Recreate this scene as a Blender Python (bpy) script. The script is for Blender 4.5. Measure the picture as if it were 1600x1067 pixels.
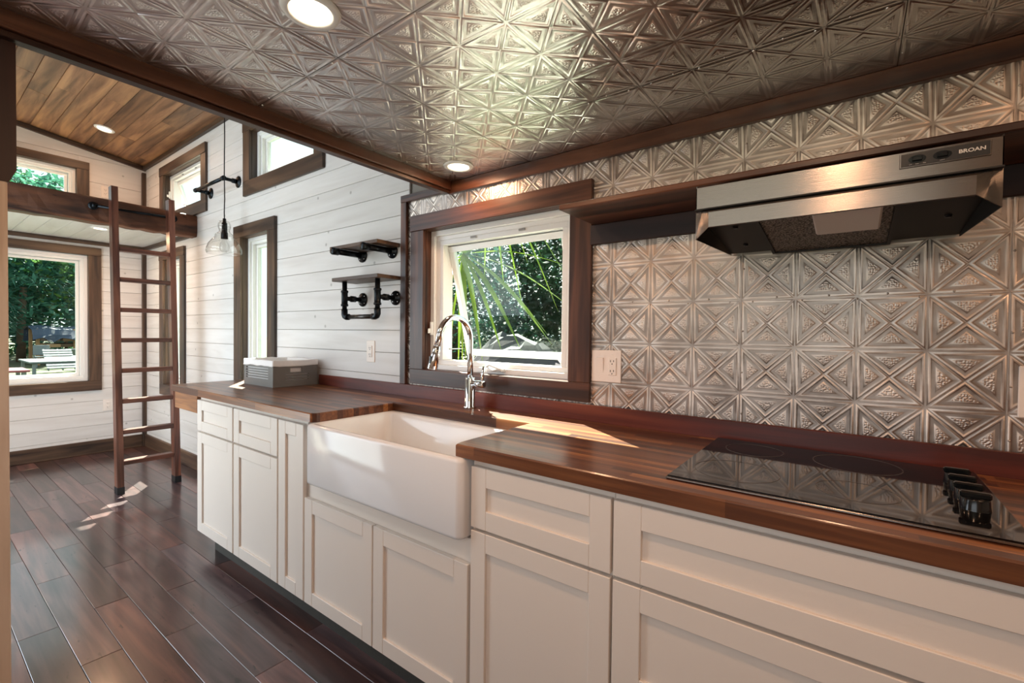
import bpy, bmesh, math, random
from mathutils import Vector, Matrix
R = math.radians
C = bpy.context.scene.collection
for o in list(bpy.data.objects): bpy.data.objects.remove(o)
random.seed(7)

# ------------------------------------------------------------------ camera
cd = bpy.data.cameras.new('camera'); cam = bpy.data.objects.new('camera', cd); C.objects.link(cam)
cd.sensor_width = 36.0; cd.sensor_fit = 'HORIZONTAL'; cd.lens = 718.1 / 1600 * 36.0; cd.clip_start = 0.02; cd.clip_end = 400
yaw, pitch, roll = 0.63908, -0.01777, 0.01128
fwd = Vector((-math.sin(yaw)*math.cos(pitch), math.cos(yaw)*math.cos(pitch), math.sin(pitch)))
rgt = Vector((math.cos(yaw), math.sin(yaw), 0)); up = rgt.cross(fwd)
r2 = rgt*math.cos(roll) + up*math.sin(roll); u2 = -rgt*math.sin(roll) + up*math.cos(roll)
m = Matrix((r2, u2, -fwd)).transposed().to_4x4(); m.translation = Vector((0.2985, -1.667, 1.2925))
cam.matrix_world = m
bpy.context.scene.camera = cam

# ------------------------------------------------------------------ world, sun, door and fill light, exposure
sc = bpy.context.scene
sc.view_settings.view_transform = 'Standard'; sc.view_settings.look = 'None'
sc.view_settings.gamma = 1; sc.view_settings.use_curve_mapping = False
sc.view_settings.exposure = 0.0
w = bpy.data.worlds.new('sky'); sc.world = w; w.use_nodes = True
nt = w.node_tree; nt.nodes.clear()
out = nt.nodes.new('ShaderNodeOutputWorld'); bg = nt.nodes.new('ShaderNodeBackground')
sky = nt.nodes.new('ShaderNodeTexSky'); sky.sky_type = 'HOSEK_WILKIE'; sky.turbidity = 4.0; sky.ground_albedo = 0.35
SUN = Vector((0.80, -0.56, -1.0)).normalized()
sky.sun_direction = -SUN
mixw = nt.nodes.new('ShaderNodeMix'); mixw.data_type = 'RGBA'; mixw.inputs[0].default_value = 0.45
mixw.inputs[7].default_value = (0.9, 0.97, 1.0, 1)
nt.links.new(sky.outputs[0], mixw.inputs[6]); nt.links.new(mixw.outputs[2], bg.inputs[0]); nt.links.new(bg.outputs[0], out.inputs[0])
bg.inputs[1].default_value = 2.8

def lamp(name, kind, loc, energy, color, direction=None, **kw):
    l = bpy.data.lights.new(name, kind); l.energy = energy; l.color = color
    for k, v in kw.items(): setattr(l, k, v)
    o = bpy.data.objects.new(name, l); C.objects.link(o); o.location = loc
    if direction is not None:
        o.rotation_euler = Vector(direction).to_track_quat('-Z', 'Y').to_euler()
    return o
lamp('sun', 'SUN', (-20, 15, 25), 42.0, (1.0, 0.93, 0.83), SUN, angle=R(0.55))
DAY = (0.79, 0.90, 1.0)
# daylight by the glazed door; the other two area lamps are added fill
lamp('daylight_glass_door', 'AREA', (-3.75, -2.24, 1.1), 53, DAY, (0, 1, -0.05), shape='RECTANGLE', size=1.7, size_y=2.0)
lamp('added_fill_kitchen', 'AREA', (-0.1, -2.24, 1.45), 4, (0.95, 0.95, 0.95), (0, 1, 0), shape='RECTANGLE', size=1.3, size_y=0.8)
lamp('added_fill_high', 'AREA', (-3.2, -2.24, 2.75), 14, DAY, (0, 1, -0.2), shape='RECTANGLE', size=2.4, size_y=0.5)
WARM = (1.0, 0.57, 0.33)

# ------------------------------------------------------------------ mesh helpers
class MB:
    def __init__(s, f=None): s.bm = bmesh.new(); s.f = f; s.mi = 0
    def v(s, p):
        p = Vector(p)
        return s.bm.verts.new(s.f(p) if s.f else p)
    def face(s, vs, smooth=False):
        try:
            fc = s.bm.faces.new(vs); fc.material_index = s.mi; fc.smooth = smooth; return fc
        except ValueError: return None
    def box(s, x0, x1, y0, y1, z0, z1, b=0.0):
        if b <= 0:
            q = [s.v(p) for p in ((x0,y0,z0),(x1,y0,z0),(x1,y1,z0),(x0,y1,z0),(x0,y0,z1),(x1,y0,z1),(x1,y1,z1),(x0,y1,z1))]
            for a in ((0,3,2,1),(4,5,6,7),(0,1,5,4),(1,2,6,5),(2,3,7,6),(3,0,4,7)): s.face([q[i] for i in a])
        else:
            b = min(b, abs(x1-x0)*.45, abs(y1-y0)*.45, abs(z1-z0)*.45)
            X = (x0, x1); Y = (y0, y1); Z = (z0, z1); V = {}
            sg = (1, -1)
            for i in (0,1):
                for j in (0,1):
                    for k in (0,1):
                        V[i,j,k,0] = s.v((X[i], Y[j]+sg[j]*b, Z[k]+sg[k]*b))
                        V[i,j,k,1] = s.v((X[i]+sg[i]*b, Y[j], Z[k]+sg[k]*b))
                        V[i,j,k,2] = s.v((X[i]+sg[i]*b, Y[j]+sg[j]*b, Z[k]))
            for i in (0,1): s.face([V[i,j,k,0] for j,k in ((0,0),(1,0),(1,1),(0,1))])
            for j in (0,1): s.face([V[i,j,k,1] for i,k in ((0,0),(1,0),(1,1),(0,1))])
            for k in (0,1): s.face([V[i,j,k,2] for i,j in ((0,0),(1,0),(1,1),(0,1))])
            for i in (0,1):
                for j in (0,1): s.face([V[i,j,0,0], V[i,j,0,1], V[i,j,1,1], V[i,j,1,0]])
                for k in (0,1): s.face([V[i,0,k,0], V[i,0,k,2], V[i,1,k,2], V[i,1,k,0]])
            for j in (0,1):
                for k in (0,1): s.face([V[0,j,k,1], V[0,j,k,2], V[1,j,k,2], V[1,j,k,1]])
            for i in (0,1):
                for j in (0,1):
                    for k in (0,1): s.face([V[i,j,k,0], V[i,j,k,1], V[i,j,k,2]])
        return s
    def loft(s, rings, close=True, caps=True, smooth=True, loop=False):
        rr = [[s.v(p) for p in ring] for ring in rings]
        n = len(rr[0]); m_ = n if close else n-1
        pr = list(zip(rr, rr[1:])) + ([(rr[-1], rr[0])] if loop else [])
        for a, b in pr:
            for i in range(m_): s.face([a[i], a[(i+1) % n], b[(i+1) % n], b[i]], smooth)
        if caps and not loop: s.face(rr[0][::-1]); s.face(rr[-1])
        return s
    def tube(s, pts, r, n=12, caps=True):
        pts = [Vector(p) for p in pts]; rs = r if isinstance(r, (list, tuple)) else [r]*len(pts)
        rings = []; prev = None
        for i, p in enumerate(pts):
            d = (pts[min(i+1, len(pts)-1)] - pts[max(i-1, 0)]).normalized()
            a = prev if prev is not None else (Vector((0,0,1)) if abs(d.z) < .9 else Vector((1,0,0)))
            u = (a - d*a.dot(d)).normalized(); prev = u; q = d.cross(u)
            rings.append([p + (u*math.cos(t)+q*math.sin(t))*rs[i] for t in [2*math.pi*k/n for k in range(n)]])
        return s.loft(rings, caps=caps)
    def cyl(s, a, b, r, n=20, r2=None): return s.tube([a, b], [r, r if r2 is None else r2], n)
    def lathe(s, prof, c, n=24, axis=2, smooth=True):
        c = Vector(c); rings = []
        for r_, h in prof:
            ring = []
            for k in range(n):
                t = 2*math.pi*k/n; a, b = r_*math.cos(t), r_*math.sin(t)
                ring.append(c + (Vector((a,b,h)) if axis == 2 else Vector((h,a,b)) if axis == 0 else Vector((a,h,b))))
            rings.append(ring)
        return s.loft(rings, smooth=smooth, caps=False)
    def prism(s, poly, f0, f1, smooth=False):
        a = [s.v(f0(p)) for p in poly]; b = [s.v(f1(p)) for p in poly]; n = len(poly)
        for i in range(n): s.face([a[i], a[(i+1) % n], b[(i+1) % n], b[i]], smooth)
        s.face(a[::-1]); s.face(b); return s
    def build(s, name, mat, parent=None, normals=True):
        if normals: bmesh.ops.recalc_face_normals(s.bm, faces=s.bm.faces)
        me = bpy.data.meshes.new(name)
        if parent is not None:
            off = wloc(parent)
            bmesh.ops.translate(s.bm, verts=s.bm.verts, vec=-off)
        s.bm.to_mesh(me); s.bm.free()
        for mm in (mat if isinstance(mat, (list, tuple)) else [mat]): me.materials.append(mm)
        o = bpy.data.objects.new(name, me); C.objects.link(o)
        if parent is not None: o.parent = parent
        return o
def wloc(o):
    v = Vector(o.location)
    while o.parent: o = o.parent; v += o.location
    return v
def thing(name, label, cat, loc=(0,0,0), group=None):
    o = bpy.data.objects.new(name, None); C.objects.link(o); o.location = loc; o.empty_display_size = .1
    return tag(o, label, cat, group)
def tag(o, label, cat, group=None):
    o['label'] = label; o['category'] = cat
    if group: o['group'] = group
    return o
def struct(name, loc=None, label=None):
    if loc is None: loc = (0,0,0)
    o = bpy.data.objects.new(name, None); C.objects.link(o); o.location = loc; o['kind'] = 'structure'; o.empty_display_size = .1
    if label: o['label'] = label
    return o
def st(o, label=None):
    o['kind'] = 'structure'
    if label: o['label'] = label
    return o
def copy_obj(o, parent, loc):
    c = o.copy(); C.objects.link(c); c.parent = parent; c.location = loc; return c
def subtract(rect, holes):
    rs = [rect]
    for h in holes:
        nr = []
        for r_ in rs:
            x0,x1,y0,y1 = r_; a0,a1,b0,b1 = h
            if a1 <= x0 or a0 >= x1 or b1 <= y0 or b0 >= y1: nr.append(r_); continue
            if a0 > x0: nr.append((x0,a0,y0,y1))
            if a1 < x1: nr.append((a1,x1,y0,y1))
            c0, c1 = max(x0,a0), min(x1,a1)
            if b0 > y0: nr.append((c0,c1,y0,b0))
            if b1 < y1: nr.append((c0,c1,b1,y1))
        rs = nr
    return rs

# ------------------------------------------------------------------ materials
def lin(h):
    h = h.lstrip('#'); c = [int(h[i:i+2], 16)/255 for i in (0,2,4)]
    return tuple((x/12.92 if x <= .04045 else ((x+.055)/1.055)**2.4) for x in c) + (1,)
def newmat(name):
    mt = bpy.data.materials.new(name); mt.use_nodes = True; n = mt.node_tree
    b = n.nodes['Principled BSDF']; return mt, n, b
def N(n, t, **kw):
    x = n.nodes.new(t)
    for k, v in kw.items(): setattr(x, k, v)
    return x
def plain(name, col, rough=.5, metal=0, coat=0, noise=0, nscale=8, spec=None, **kw):
    mt, n, b = newmat(name)
    b.inputs['Base Color'].default_value = lin(col); b.inputs['Roughness'].default_value = rough; b.inputs['Metallic'].default_value = metal
    b.inputs['Coat Weight'].default_value = coat
    if spec is not None: b.inputs['Specular IOR Level'].default_value = spec
    if noise:
        tc = N(n,'ShaderNodeTexCoord'); nz = N(n,'ShaderNodeTexNoise'); nz.inputs['Scale'].default_value = nscale; nz.inputs['Detail'].default_value = 6
        mr = N(n,'ShaderNodeMapRange'); mr.inputs[3].default_value = 1-noise; mr.inputs[4].default_value = 1+noise
        mx = N(n,'ShaderNodeMix', data_type='RGBA', blend_type='MULTIPLY'); mx.inputs[0].default_value = 1; mx.inputs[6].default_value = lin(col)
        n.links.new(tc.outputs['Object'], nz.inputs[0]); n.links.new(nz.outputs[0], mr.inputs[0]); n.links.new(mr.outputs[0], mx.inputs[7]); n.links.new(mx.outputs[2], b.inputs['Base Color'])
    return mt
def wood(name, cols, axis=0, rough=.45, scale=1.0, var=.25, coat=0, bump=.15, knots=.35, across=18, pits=False, blue=False, dots=None):
    """grain runs along the axis; each object gets its own patch of grain and its own tone"""
    mt, n, b = newmat(name); L = n.links.new
    tc = N(n,'ShaderNodeTexCoord'); oi = N(n,'ShaderNodeObjectInfo')
    mul = N(n,'ShaderNodeVectorMath', operation='MULTIPLY'); mul.inputs[1].default_value = (37.1, 91.7, 53.3)
    cr = N(n,'ShaderNodeCombineXYZ'); 
    for i in range(3): L(oi.outputs['Random'], cr.inputs[i])
    L(cr.outputs[0], mul.inputs[0])
    add = N(n,'ShaderNodeVectorMath', operation='ADD'); L(tc.outputs['Object'], add.inputs[0]); L(mul.outputs[0], add.inputs[1])
    mp = N(n,'ShaderNodeMapping'); s_ = [across*scale]*3; s_[axis] = 1.1*scale; mp.inputs['Scale'].default_value = s_
    L(add.outputs[0], mp.inputs[0])
    n1 = N(n,'ShaderNodeTexNoise'); n1.inputs['Scale'].default_value = 1.0; n1.inputs['Detail'].default_value = 7; n1.inputs['Roughness'].default_value = .62; n1.inputs['Distortion'].default_value = .5
    L(mp.outputs[0], n1.inputs[0])
    mp2 = N(n,'ShaderNodeMapping'); s2 = [5*scale]*3; s2[axis] = .5*scale; mp2.inputs['Scale'].default_value = s2; L(add.outputs[0], mp2.inputs[0])
    n2 = N(n,'ShaderNodeTexNoise'); n2.inputs['Scale'].default_value = 1.0; n2.inputs['Detail'].default_value = 3; n2.inputs['Distortion'].default_value = .5
    L(mp2.outputs[0], n2.inputs[0])
    # growth rings: sine of stretched noise
    m1 = N(n,'ShaderNodeMath', operation='MULTIPLY'); m1.inputs[1].default_value = 38; L(n2.outputs[0], m1.inputs[0])
    sn = N(n,'ShaderNodeMath', operation='SINE'); L(m1.outputs[0], sn.inputs[0])
    m2 = N(n,'ShaderNodeMath', operation='MULTIPLY_ADD'); m2.inputs[1].default_value = .09*knots/.35; L(sn.outputs[0], m2.inputs[0]); L(n1.outputs[0], m2.inputs[2])
    ramp = N(n,'ShaderNodeValToRGB'); e = ramp.color_ramp.elements
    e[0].position = .3; e[0].color = lin(cols[0]); e[1].position = .72; e[1].color = lin(cols[-1])
    if len(cols) == 3: x = e.new(.5); x.color = lin(cols[1])
    L(m2.outputs[0], ramp.inputs[0])
    mr = N(n,'ShaderNodeMapRange'); mr.inputs[3].default_value = 1-var; mr.inputs[4].default_value = 1+var; L(oi.outputs['Random'], mr.inputs[0])
    mx = N(n,'ShaderNodeMix', data_type='RGBA', blend_type='MULTIPLY'); mx.inputs[0].default_value = 1
    L(ramp.outputs[0], mx.inputs[6]); L(mr.outputs[0], mx.inputs[7]); last = mx.outputs[2]
    if dots:     # sparse small knots showing through the whitewash
        s9 = N(n,'ShaderNodeSeparateXYZ'); L(add.outputs[0], s9.inputs[0]); c9 = N(n,'ShaderNodeCombineXYZ')
        L(s9.outputs[0 if dots == 'x' else 1], c9.inputs[0]); L(s9.outputs[2], c9.inputs[1])
        v9 = N(n,'ShaderNodeTexVoronoi', voronoi_dimensions='2D'); v9.inputs['Scale'].default_value = 2.3; L(c9.outputs[0], v9.inputs['Vector'])
        r9 = N(n,'ShaderNodeMapRange'); r9.inputs[1].default_value = .012; r9.inputs[2].default_value = .03; r9.inputs[3].default_value = .6; r9.inputs[4].default_value = 0; L(v9.outputs['Distance'], r9.inputs[0])
        x9 = N(n,'ShaderNodeMix', data_type='RGBA'); L(r9.outputs[0], x9.inputs[0]); L(last, x9.inputs[6]); x9.inputs[7].default_value = lin('#8b8680'); last = x9.outputs[2]
    if blue:     # red-brown to blue-black by board; the blue paints in reflected daylight sheen
        wn_ = N(n,'ShaderNodeTexWhiteNoise', noise_dimensions='1D'); L(oi.outputs['Random'], wn_.inputs['W'])
        m9 = N(n,'ShaderNodeMix', data_type='RGBA'); L(wn_.outputs['Value'], m9.inputs[0]); m9.inputs[6].default_value = (1.12,.95,.88,1); m9.inputs[7].default_value = (.72,.98,1.25,1)
        m8 = N(n,'ShaderNodeMix', data_type='RGBA', blend_type='MULTIPLY'); m8.inputs[0].default_value = 1; L(last, m8.inputs[6]); L(m9.outputs[2], m8.inputs[7]); last = m8.outputs[2]
    if pits:
        mp3 = N(n,'ShaderNodeMapping'); s3 = [70]*3; s3[axis] = 14; mp3.inputs['Scale'].default_value = s3; L(add.outputs[0], mp3.inputs[0])
        vo = N(n,'ShaderNodeTexNoise'); vo.inputs['Scale'].default_value = 1; vo.inputs['Detail'].default_value = 2; L(mp3.outputs[0], vo.inputs[0])
        n4 = N(n,'ShaderNodeTexNoise'); n4.inputs['Scale'].default_value = 9; L(add.outputs[0], n4.inputs[0])
        sm = N(n,'ShaderNodeMath', operation='ADD'); L(vo.outputs[0], sm.inputs[0]); L(n4.outputs[0], sm.inputs[1])
        th = N(n,'ShaderNodeMapRange'); th.inputs[1].default_value = 1.27; th.inputs[2].default_value = 1.33; th.inputs[3].default_value = 0; th.inputs[4].default_value = .75; L(sm.outputs[0], th.inputs[0])
        m3 = N(n,'ShaderNodeMix', data_type='RGBA'); L(th.outputs[0], m3.inputs[0]); L(last, m3.inputs[6]); m3.inputs[7].default_value = lin('#140c0a'); last = m3.outputs[2]
    L(last, b.inputs['Base Color'])
    b.inputs['Roughness'].default_value = rough; b.inputs['Coat Weight'].default_value = coat; b.inputs['Coat Roughness'].default_value = .12
    if bump:
        bp = N(n,'ShaderNodeBump'); bp.inputs['Strength'].default_value = bump; bp.inputs['Distance'].default_value = .004
        L(n1.outputs[0], bp.inputs['Height']); L(bp.outputs[0], b.inputs['Normal'])
    return mt
CAS = ['#2d2019', '#4b372a', '#68503c']
CASK = ['#29150d', '#4a2b1c', '#6b422d']; K_X = wood('kitchen_wood_x', CASK, 0, rough=.38); K_Y = wood('kitchen_wood_y', CASK, 1, rough=.38); K_Z = wood('kitchen_wood_z', CASK, 2, rough=.38)
W_X = wood('stained_wood_x', CAS, 0); W_Y = wood('stained_wood_y', CAS, 1); W_Z = wood('stained_wood_z', CAS, 2)
LAD = ['#3a1f17', '#5c3427', '#7d4c38']
LAD_Z = wood('ladder_wood_z', LAD, 2, rough=.38, coat=.1); LAD_Y = wood('ladder_wood_y', LAD, 1, rough=.38, coat=.1)
BEAM = wood('reclaimed_beam', ['#2a160e', '#5a3622', '#7c4b30'], 1, rough=.6, bump=.6, knots=.35, across=9, pits=True)
CEILW = wood('ceiling_wood', ['#573b27', '#876145', '#ad825a'], 0, rough=.5, var=.28, knots=.3, across=12)
WHITE_X = wood('whitewash_plank_x', ['#d5d0cb', '#dedad6', '#e4e1de'], 0, rough=.5, var=.03, bump=.12, knots=.2, across=10, dots='x')
WHITE_Y = wood('whitewash_plank_y', ['#d5d0cb', '#dedad6', '#e4e1de'], 1, rough=.5, var=.03, bump=.12, knots=.2, across=10, dots='y')
PINE_Z = wood('pale_jamb_wood', ['#b39b85', '#c6b09b', '#d2bfab'], 2, rough=.5, var=.05)
FLOORM = wood('dark_bamboo_board', ['#33221f', '#543a36', '#755046'], 0, rough=.3, var=.5, coat=.5, bump=.08, knots=.25, across=14, pits=True, blue=True)
BACKS = wood('red_mahogany', ['#461a10', '#622618', '#763522'], 0, rough=.4, var=.05, bump=.05)
paint = plain('cream_white_paint', '#e4d9ce', .38)
trimwhite = plain('white_vinyl', '#ecebe8', .35)
white_wall = plain('white_wall_board', '#e3e0da', .6)
backing = plain('shadow_gap_board', '#8d8780', .8)
porcelain = plain('glazed_fireclay', '#e9e7e6', .09, spec=.4, noise=.02, nscale=5)
chrome = plain('chrome', '#dfe1e4', .06, 1)
darkpipe = plain('black_iron_pipe', '#22262a', .32, .8, noise=.2, nscale=60)
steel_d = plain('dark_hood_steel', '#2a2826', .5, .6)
blackglass = plain('black_ceramic_glass', '#0a0808', .05, spec=.4)
blackpl = plain('black_plastic', '#0c0f11', .18)
rubber = plain('black_rubber', '#15171a', .5)
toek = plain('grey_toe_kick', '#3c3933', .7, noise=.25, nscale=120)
plate = plain('white_plastic_plate', '#f0e6dd', .3)
crate_g = plain('grey_painted_crate', '#77746f', .6)
linen = plain('white_linen', '#ece9e6', .9, noise=.05, nscale=60)
cordm = plain('black_cord', '#17140f', .5)
ringm = plain('burner_print', '#55504d', .3)
lensm = plain('frosted_lens', '#d9cfc8', .35)

def tin(name, hammered, ro=(.36,.5), cols=('#a09389','#d3c7bd'), lo_=.72):
    mt, n, b = newmat(name); L = n.links.new
    tc = N(n,'ShaderNodeTexCoord'); n1 = N(n,'ShaderNodeTexNoise'); n1.inputs['Scale'].default_value = 5; n1.inputs['Detail'].default_value = 5
    L(tc.outputs['Object'], n1.inputs[0]); rp = N(n,'ShaderNodeValToRGB'); e = rp.color_ramp.elements
    e[0].position = .3; e[0].color = lin(cols[0]); e[1].position = .7; e[1].color = lin(cols[1]); L(n1.outputs[0], rp.inputs[0])
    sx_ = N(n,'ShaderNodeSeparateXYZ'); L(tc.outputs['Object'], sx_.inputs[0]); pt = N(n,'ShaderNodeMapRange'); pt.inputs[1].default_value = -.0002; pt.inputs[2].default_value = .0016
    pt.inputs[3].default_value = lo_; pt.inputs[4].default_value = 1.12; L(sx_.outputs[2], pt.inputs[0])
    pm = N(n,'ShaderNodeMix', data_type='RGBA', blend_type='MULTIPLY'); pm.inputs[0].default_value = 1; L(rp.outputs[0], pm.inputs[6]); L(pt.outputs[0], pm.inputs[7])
    L(pm.outputs[2], b.inputs['Base Color']); b.inputs['Metallic'].default_value = 1.0
    mr = N(n,'ShaderNodeMapRange'); mr.inputs[3].default_value = ro[0]; mr.inputs[4].default_value = ro[1]; L(n1.outputs[0], mr.inputs[0]); L(mr.outputs[0], b.inputs['Roughness'])
    bp = N(n,'ShaderNodeBump'); bp.inputs['Distance'].default_value = .003
    if hammered:
        vo = N(n,'ShaderNodeTexVoronoi'); vo.inputs['Scale'].default_value = 185; vo.feature = 'SMOOTH_F1'; vo.inputs['Randomness'].default_value = .6; L(tc.outputs['Object'], vo.inputs[0])
        bp.inputs['Strength'].default_value = .7; bp.inputs['Distance'].default_value = .003; L(vo.outputs['Distance'], bp.inputs['Height']); bp.invert = True
    else:
        n2 = N(n,'ShaderNodeTexNoise'); n2.inputs['Scale'].default_value = 22; L(tc.outputs['Object'], n2.inputs[0])
        bp.inputs['Strength'].default_value = .25; bp.inputs['Distance'].default_value = .006; L(n2.outputs[0], bp.inputs['Height'])
    L(bp.outputs[0], b.inputs['Normal'])
    return mt
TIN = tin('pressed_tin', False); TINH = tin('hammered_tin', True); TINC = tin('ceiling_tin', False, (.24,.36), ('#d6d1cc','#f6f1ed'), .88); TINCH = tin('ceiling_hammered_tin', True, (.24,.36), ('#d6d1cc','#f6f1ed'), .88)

def brushed():
    mt, n, b = newmat('brushed_steel'); L = n.links.new
    b.inputs['Base Color'].default_value = lin('#91877f'); b.inputs['Metallic'].default_value = 1; b.inputs['Roughness'].default_value = .27
    tg = N(n,'ShaderNodeTangent', direction_type='RADIAL', axis='X'); L(tg.outputs[0], b.inputs['Tangent']); b.inputs['Anisotropic'].default_value = .85
    
    tc = N(n,'ShaderNodeTexCoord'); mp = N(n,'ShaderNodeMapping'); mp.inputs['Scale'].default_value = (6, 900, 900)
    nz = N(n,'ShaderNodeTexNoise'); nz.inputs['Scale'].default_value = 1; L(tc.outputs['Object'], mp.inputs[0]); L(mp.outputs[0], nz.inputs[0])
    bp = N(n,'ShaderNodeBump'); bp.inputs['Strength'].default_value = .35; bp.inputs['Distance'].default_value = .0006; L(nz.outputs[0], bp.inputs['Height']); L(bp.outputs[0], b.inputs['Normal'])
    return mt
STEEL = brushed()

def butcher():
    mt, n, b = newmat('butcher_block'); L = n.links.new
    tc = N(n,'ShaderNodeTexCoord'); sp = N(n,'ShaderNodeSeparateXYZ'); L(tc.outputs['Object'], sp.inputs[0])
    # staves 33 mm wide, ~0.7 m long, running along x; glued flush
    def M(op, a, bb=None, c=None):
        x = N(n,'ShaderNodeMath', operation=op)
        for i, q in enumerate((a, bb, c)):
            if q is None: continue
            if isinstance(q, (int, float)): x.inputs[i].default_value = q
            else: L(q, x.inputs[i])
        return x.outputs[0]
    row = M('FLOOR', M('MULTIPLY', sp.outputs[1], 1/.027))
    wn = N(n,'ShaderNodeTexWhiteNoise', noise_dimensions='1D'); L(row, wn.inputs['W'])
    col = M('FLOOR', M('ADD', M('MULTIPLY', sp.outputs[0], 1/.7), M('MULTIPLY', wn.outputs['Value'], 7.3)))
    cb = N(n,'ShaderNodeCombineXYZ'); L(row, cb.inputs[0]); L(col, cb.inputs[1])
    w2 = N(n,'ShaderNodeTexWhiteNoise', noise_dimensions='2D'); L(cb.outputs[0], w2.inputs['Vector'])
    sc2 = N(n,'ShaderNodeVectorMath', operation='SCALE'); sc2.inputs['Scale'].default_value = 11; L(w2.outputs['Color'], sc2.inputs[0])
    ad = N(n,'ShaderNodeVectorMath', operation='ADD'); L(tc.outputs['Object'], ad.inputs[0]); L(sc2.outputs[0], ad.inputs[1])
    mp = N(n,'ShaderNodeMapping'); mp.inputs['Scale'].default_value = (2.2, 60, 60); L(ad.outputs[0], mp.inputs[0])
    nz = N(n,'ShaderNodeTexNoise'); nz.inputs['Scale'].default_value = 1; nz.inputs['Detail'].default_value = 6; nz.inputs['Distortion'].default_value = .8; L(mp.outputs[0], nz.inputs[0])
    v = M('MULTIPLY_ADD', w2.outputs['Value'], .55, M('MULTIPLY', nz.outputs[0], .6))
    rp = N(n,'ShaderNodeValToRGB'); e = rp.color_ramp.elements; e[0].position = .18; e[0].color = lin('#2c150b'); e[1].position = .98; e[1].color = lin('#b47844')
    x = e.new(.5); x.color = lin('#57301b'); x = e.new(.75); x.color = lin('#7d4c2b'); L(v, rp.inputs[0]); L(rp.outputs[0], b.inputs['Base Color'])
    b.inputs['Roughness'].default_value = .33; b.inputs['Coat Weight'].default_value = .15; b.inputs['Coat Roughness'].default_value = .12
    bp = N(n,'ShaderNodeBump'); bp.inputs['Strength'].default_value = .05; bp.inputs['Distance'].default_value = .002; L(nz.outputs[0], bp.inputs['Height']); L(bp.outputs[0], b.inputs['Normal'])
    return mt
BLOCK = butcher()

def glass(name, tint='#f4fbf8', refl=1.0, fres=1.5):
    mt, n, b = newmat(name); n.nodes.remove(b); L = n.links.new
    o = n.nodes['Material Output']; tr = N(n,'ShaderNodeBsdfTransparent'); tr.inputs[0].default_value = lin(tint)
    gl = N(n,'ShaderNodeBsdfGlossy'); gl.inputs['Roughness'].default_value = .015; lw = N(n,'ShaderNodeLayerWeight'); lw.inputs[0].default_value = .5
    pw_ = N(n,'ShaderNodeMath', operation='POWER'); pw_.inputs[1].default_value = 4.5; L(lw.outputs['Facing'], pw_.inputs[0])
    ml = N(n,'ShaderNodeMath', operation='MULTIPLY_ADD'); ml.inputs[1].default_value = .55*refl; ml.inputs[2].default_value = .035*refl; L(pw_.outputs[0], ml.inputs[0])
    mx = N(n,'ShaderNodeMixShader'); L(ml.outputs[0], mx.inputs[0]); L(tr.outputs[0], mx.inputs[1]); L(gl.outputs[0], mx.inputs[2]); L(mx.outputs[0], o.inputs[0])
    return mt
GLASS = glass('window_glass', refl=.5); SHADEGL = glass('clear_shade_glass', '#fbfbfa', 1.3)
def emis(name, col, s):
    mt, n, b = newmat(name); b.inputs['Base Color'].default_value = (0,0,0,1)
    b.inputs['Emission Color'].default_value = lin(col); b.inputs['Emission Strength'].default_value = s; return mt
LENS = emis('lamp_lens', '#ffe6c4', 9.0)
def leaf(name, c0, c1, trans=.35, rough=.5, scale=3):
    mt, n, b = newmat(name); L = n.links.new
    oi = N(n,'ShaderNodeTexCoord'); nz = N(n,'ShaderNodeTexNoise'); nz.inputs['Scale'].default_value = scale; nz.inputs['Detail'].default_value = 4; L(oi.outputs['Object'], nz.inputs[0])
    rp = N(n,'ShaderNodeValToRGB'); e = rp.color_ramp.elements; e[0].position = .35; e[0].color = lin(c0); e[1].position = .66; e[1].color = lin(c1); L(nz.outputs[0], rp.inputs[0])
    L(rp.outputs[0], b.inputs['Base Color']); b.inputs['Roughness'].default_value = rough
    tl = N(n,'ShaderNodeBsdfTranslucent'); L(rp.outputs[0], tl.inputs[0]); mx = N(n,'ShaderNodeMixShader'); mx.inputs[0].default_value = trans
    L(b.outputs[0], mx.inputs[1]); L(tl.outputs[0], mx.inputs[2]); L(mx.outputs[0], n.nodes['Material Output'].inputs[0])
    return mt

# ================================================================== SETTING
ZC = 2.035                    # kitchen ceiling
YL = -2.25                    # wall behind the camera
XF = -6.0; XN = 2.0
def roof(y): return 3.072 - .154*y
# ---- floor
fl = MB().box(XF-.1, XN+.1, YL-.1, .13, -.12, -.014).build('floor', backing); st(fl)
proto = None
BL = .93; BW = .125
row = 0; y = -1.373 - 7*BW
ys = []
while y < 0: ys.append(y); y += BW
for k, y0 in enumerate(ys):
    y1 = min(y0+BW, 0.0); y0c = max(y0, YL)
    if y1 - y0c < .02: continue
    off = -2.0 if (k % 2 == 0) else -2.44
    off += random.choice((0, 0, .04, -.05))
    i0 = math.floor((XF-off)/BL)
    x = off + i0*BL
    while x < XN:
        a, b_ = max(x, XF), min(x+BL, XN)
        if b_-a > .03:
            full = abs(b_-a-BL) < 1e-6 and abs(y1-y0c-BW) < 1e-6
            if full and proto: copy_obj(proto, fl, (a, y0c, random.uniform(-.0006,.0006)))
            else:
                o = MB().box(0, b_-a-.0012, 0, y1-y0c-.0012, -.014, 0, .0014).build('floor_board', FLOORM)
                o.parent = fl; o.location = (a, y0c, 0)
                if full: proto = o
        x += BL
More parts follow.
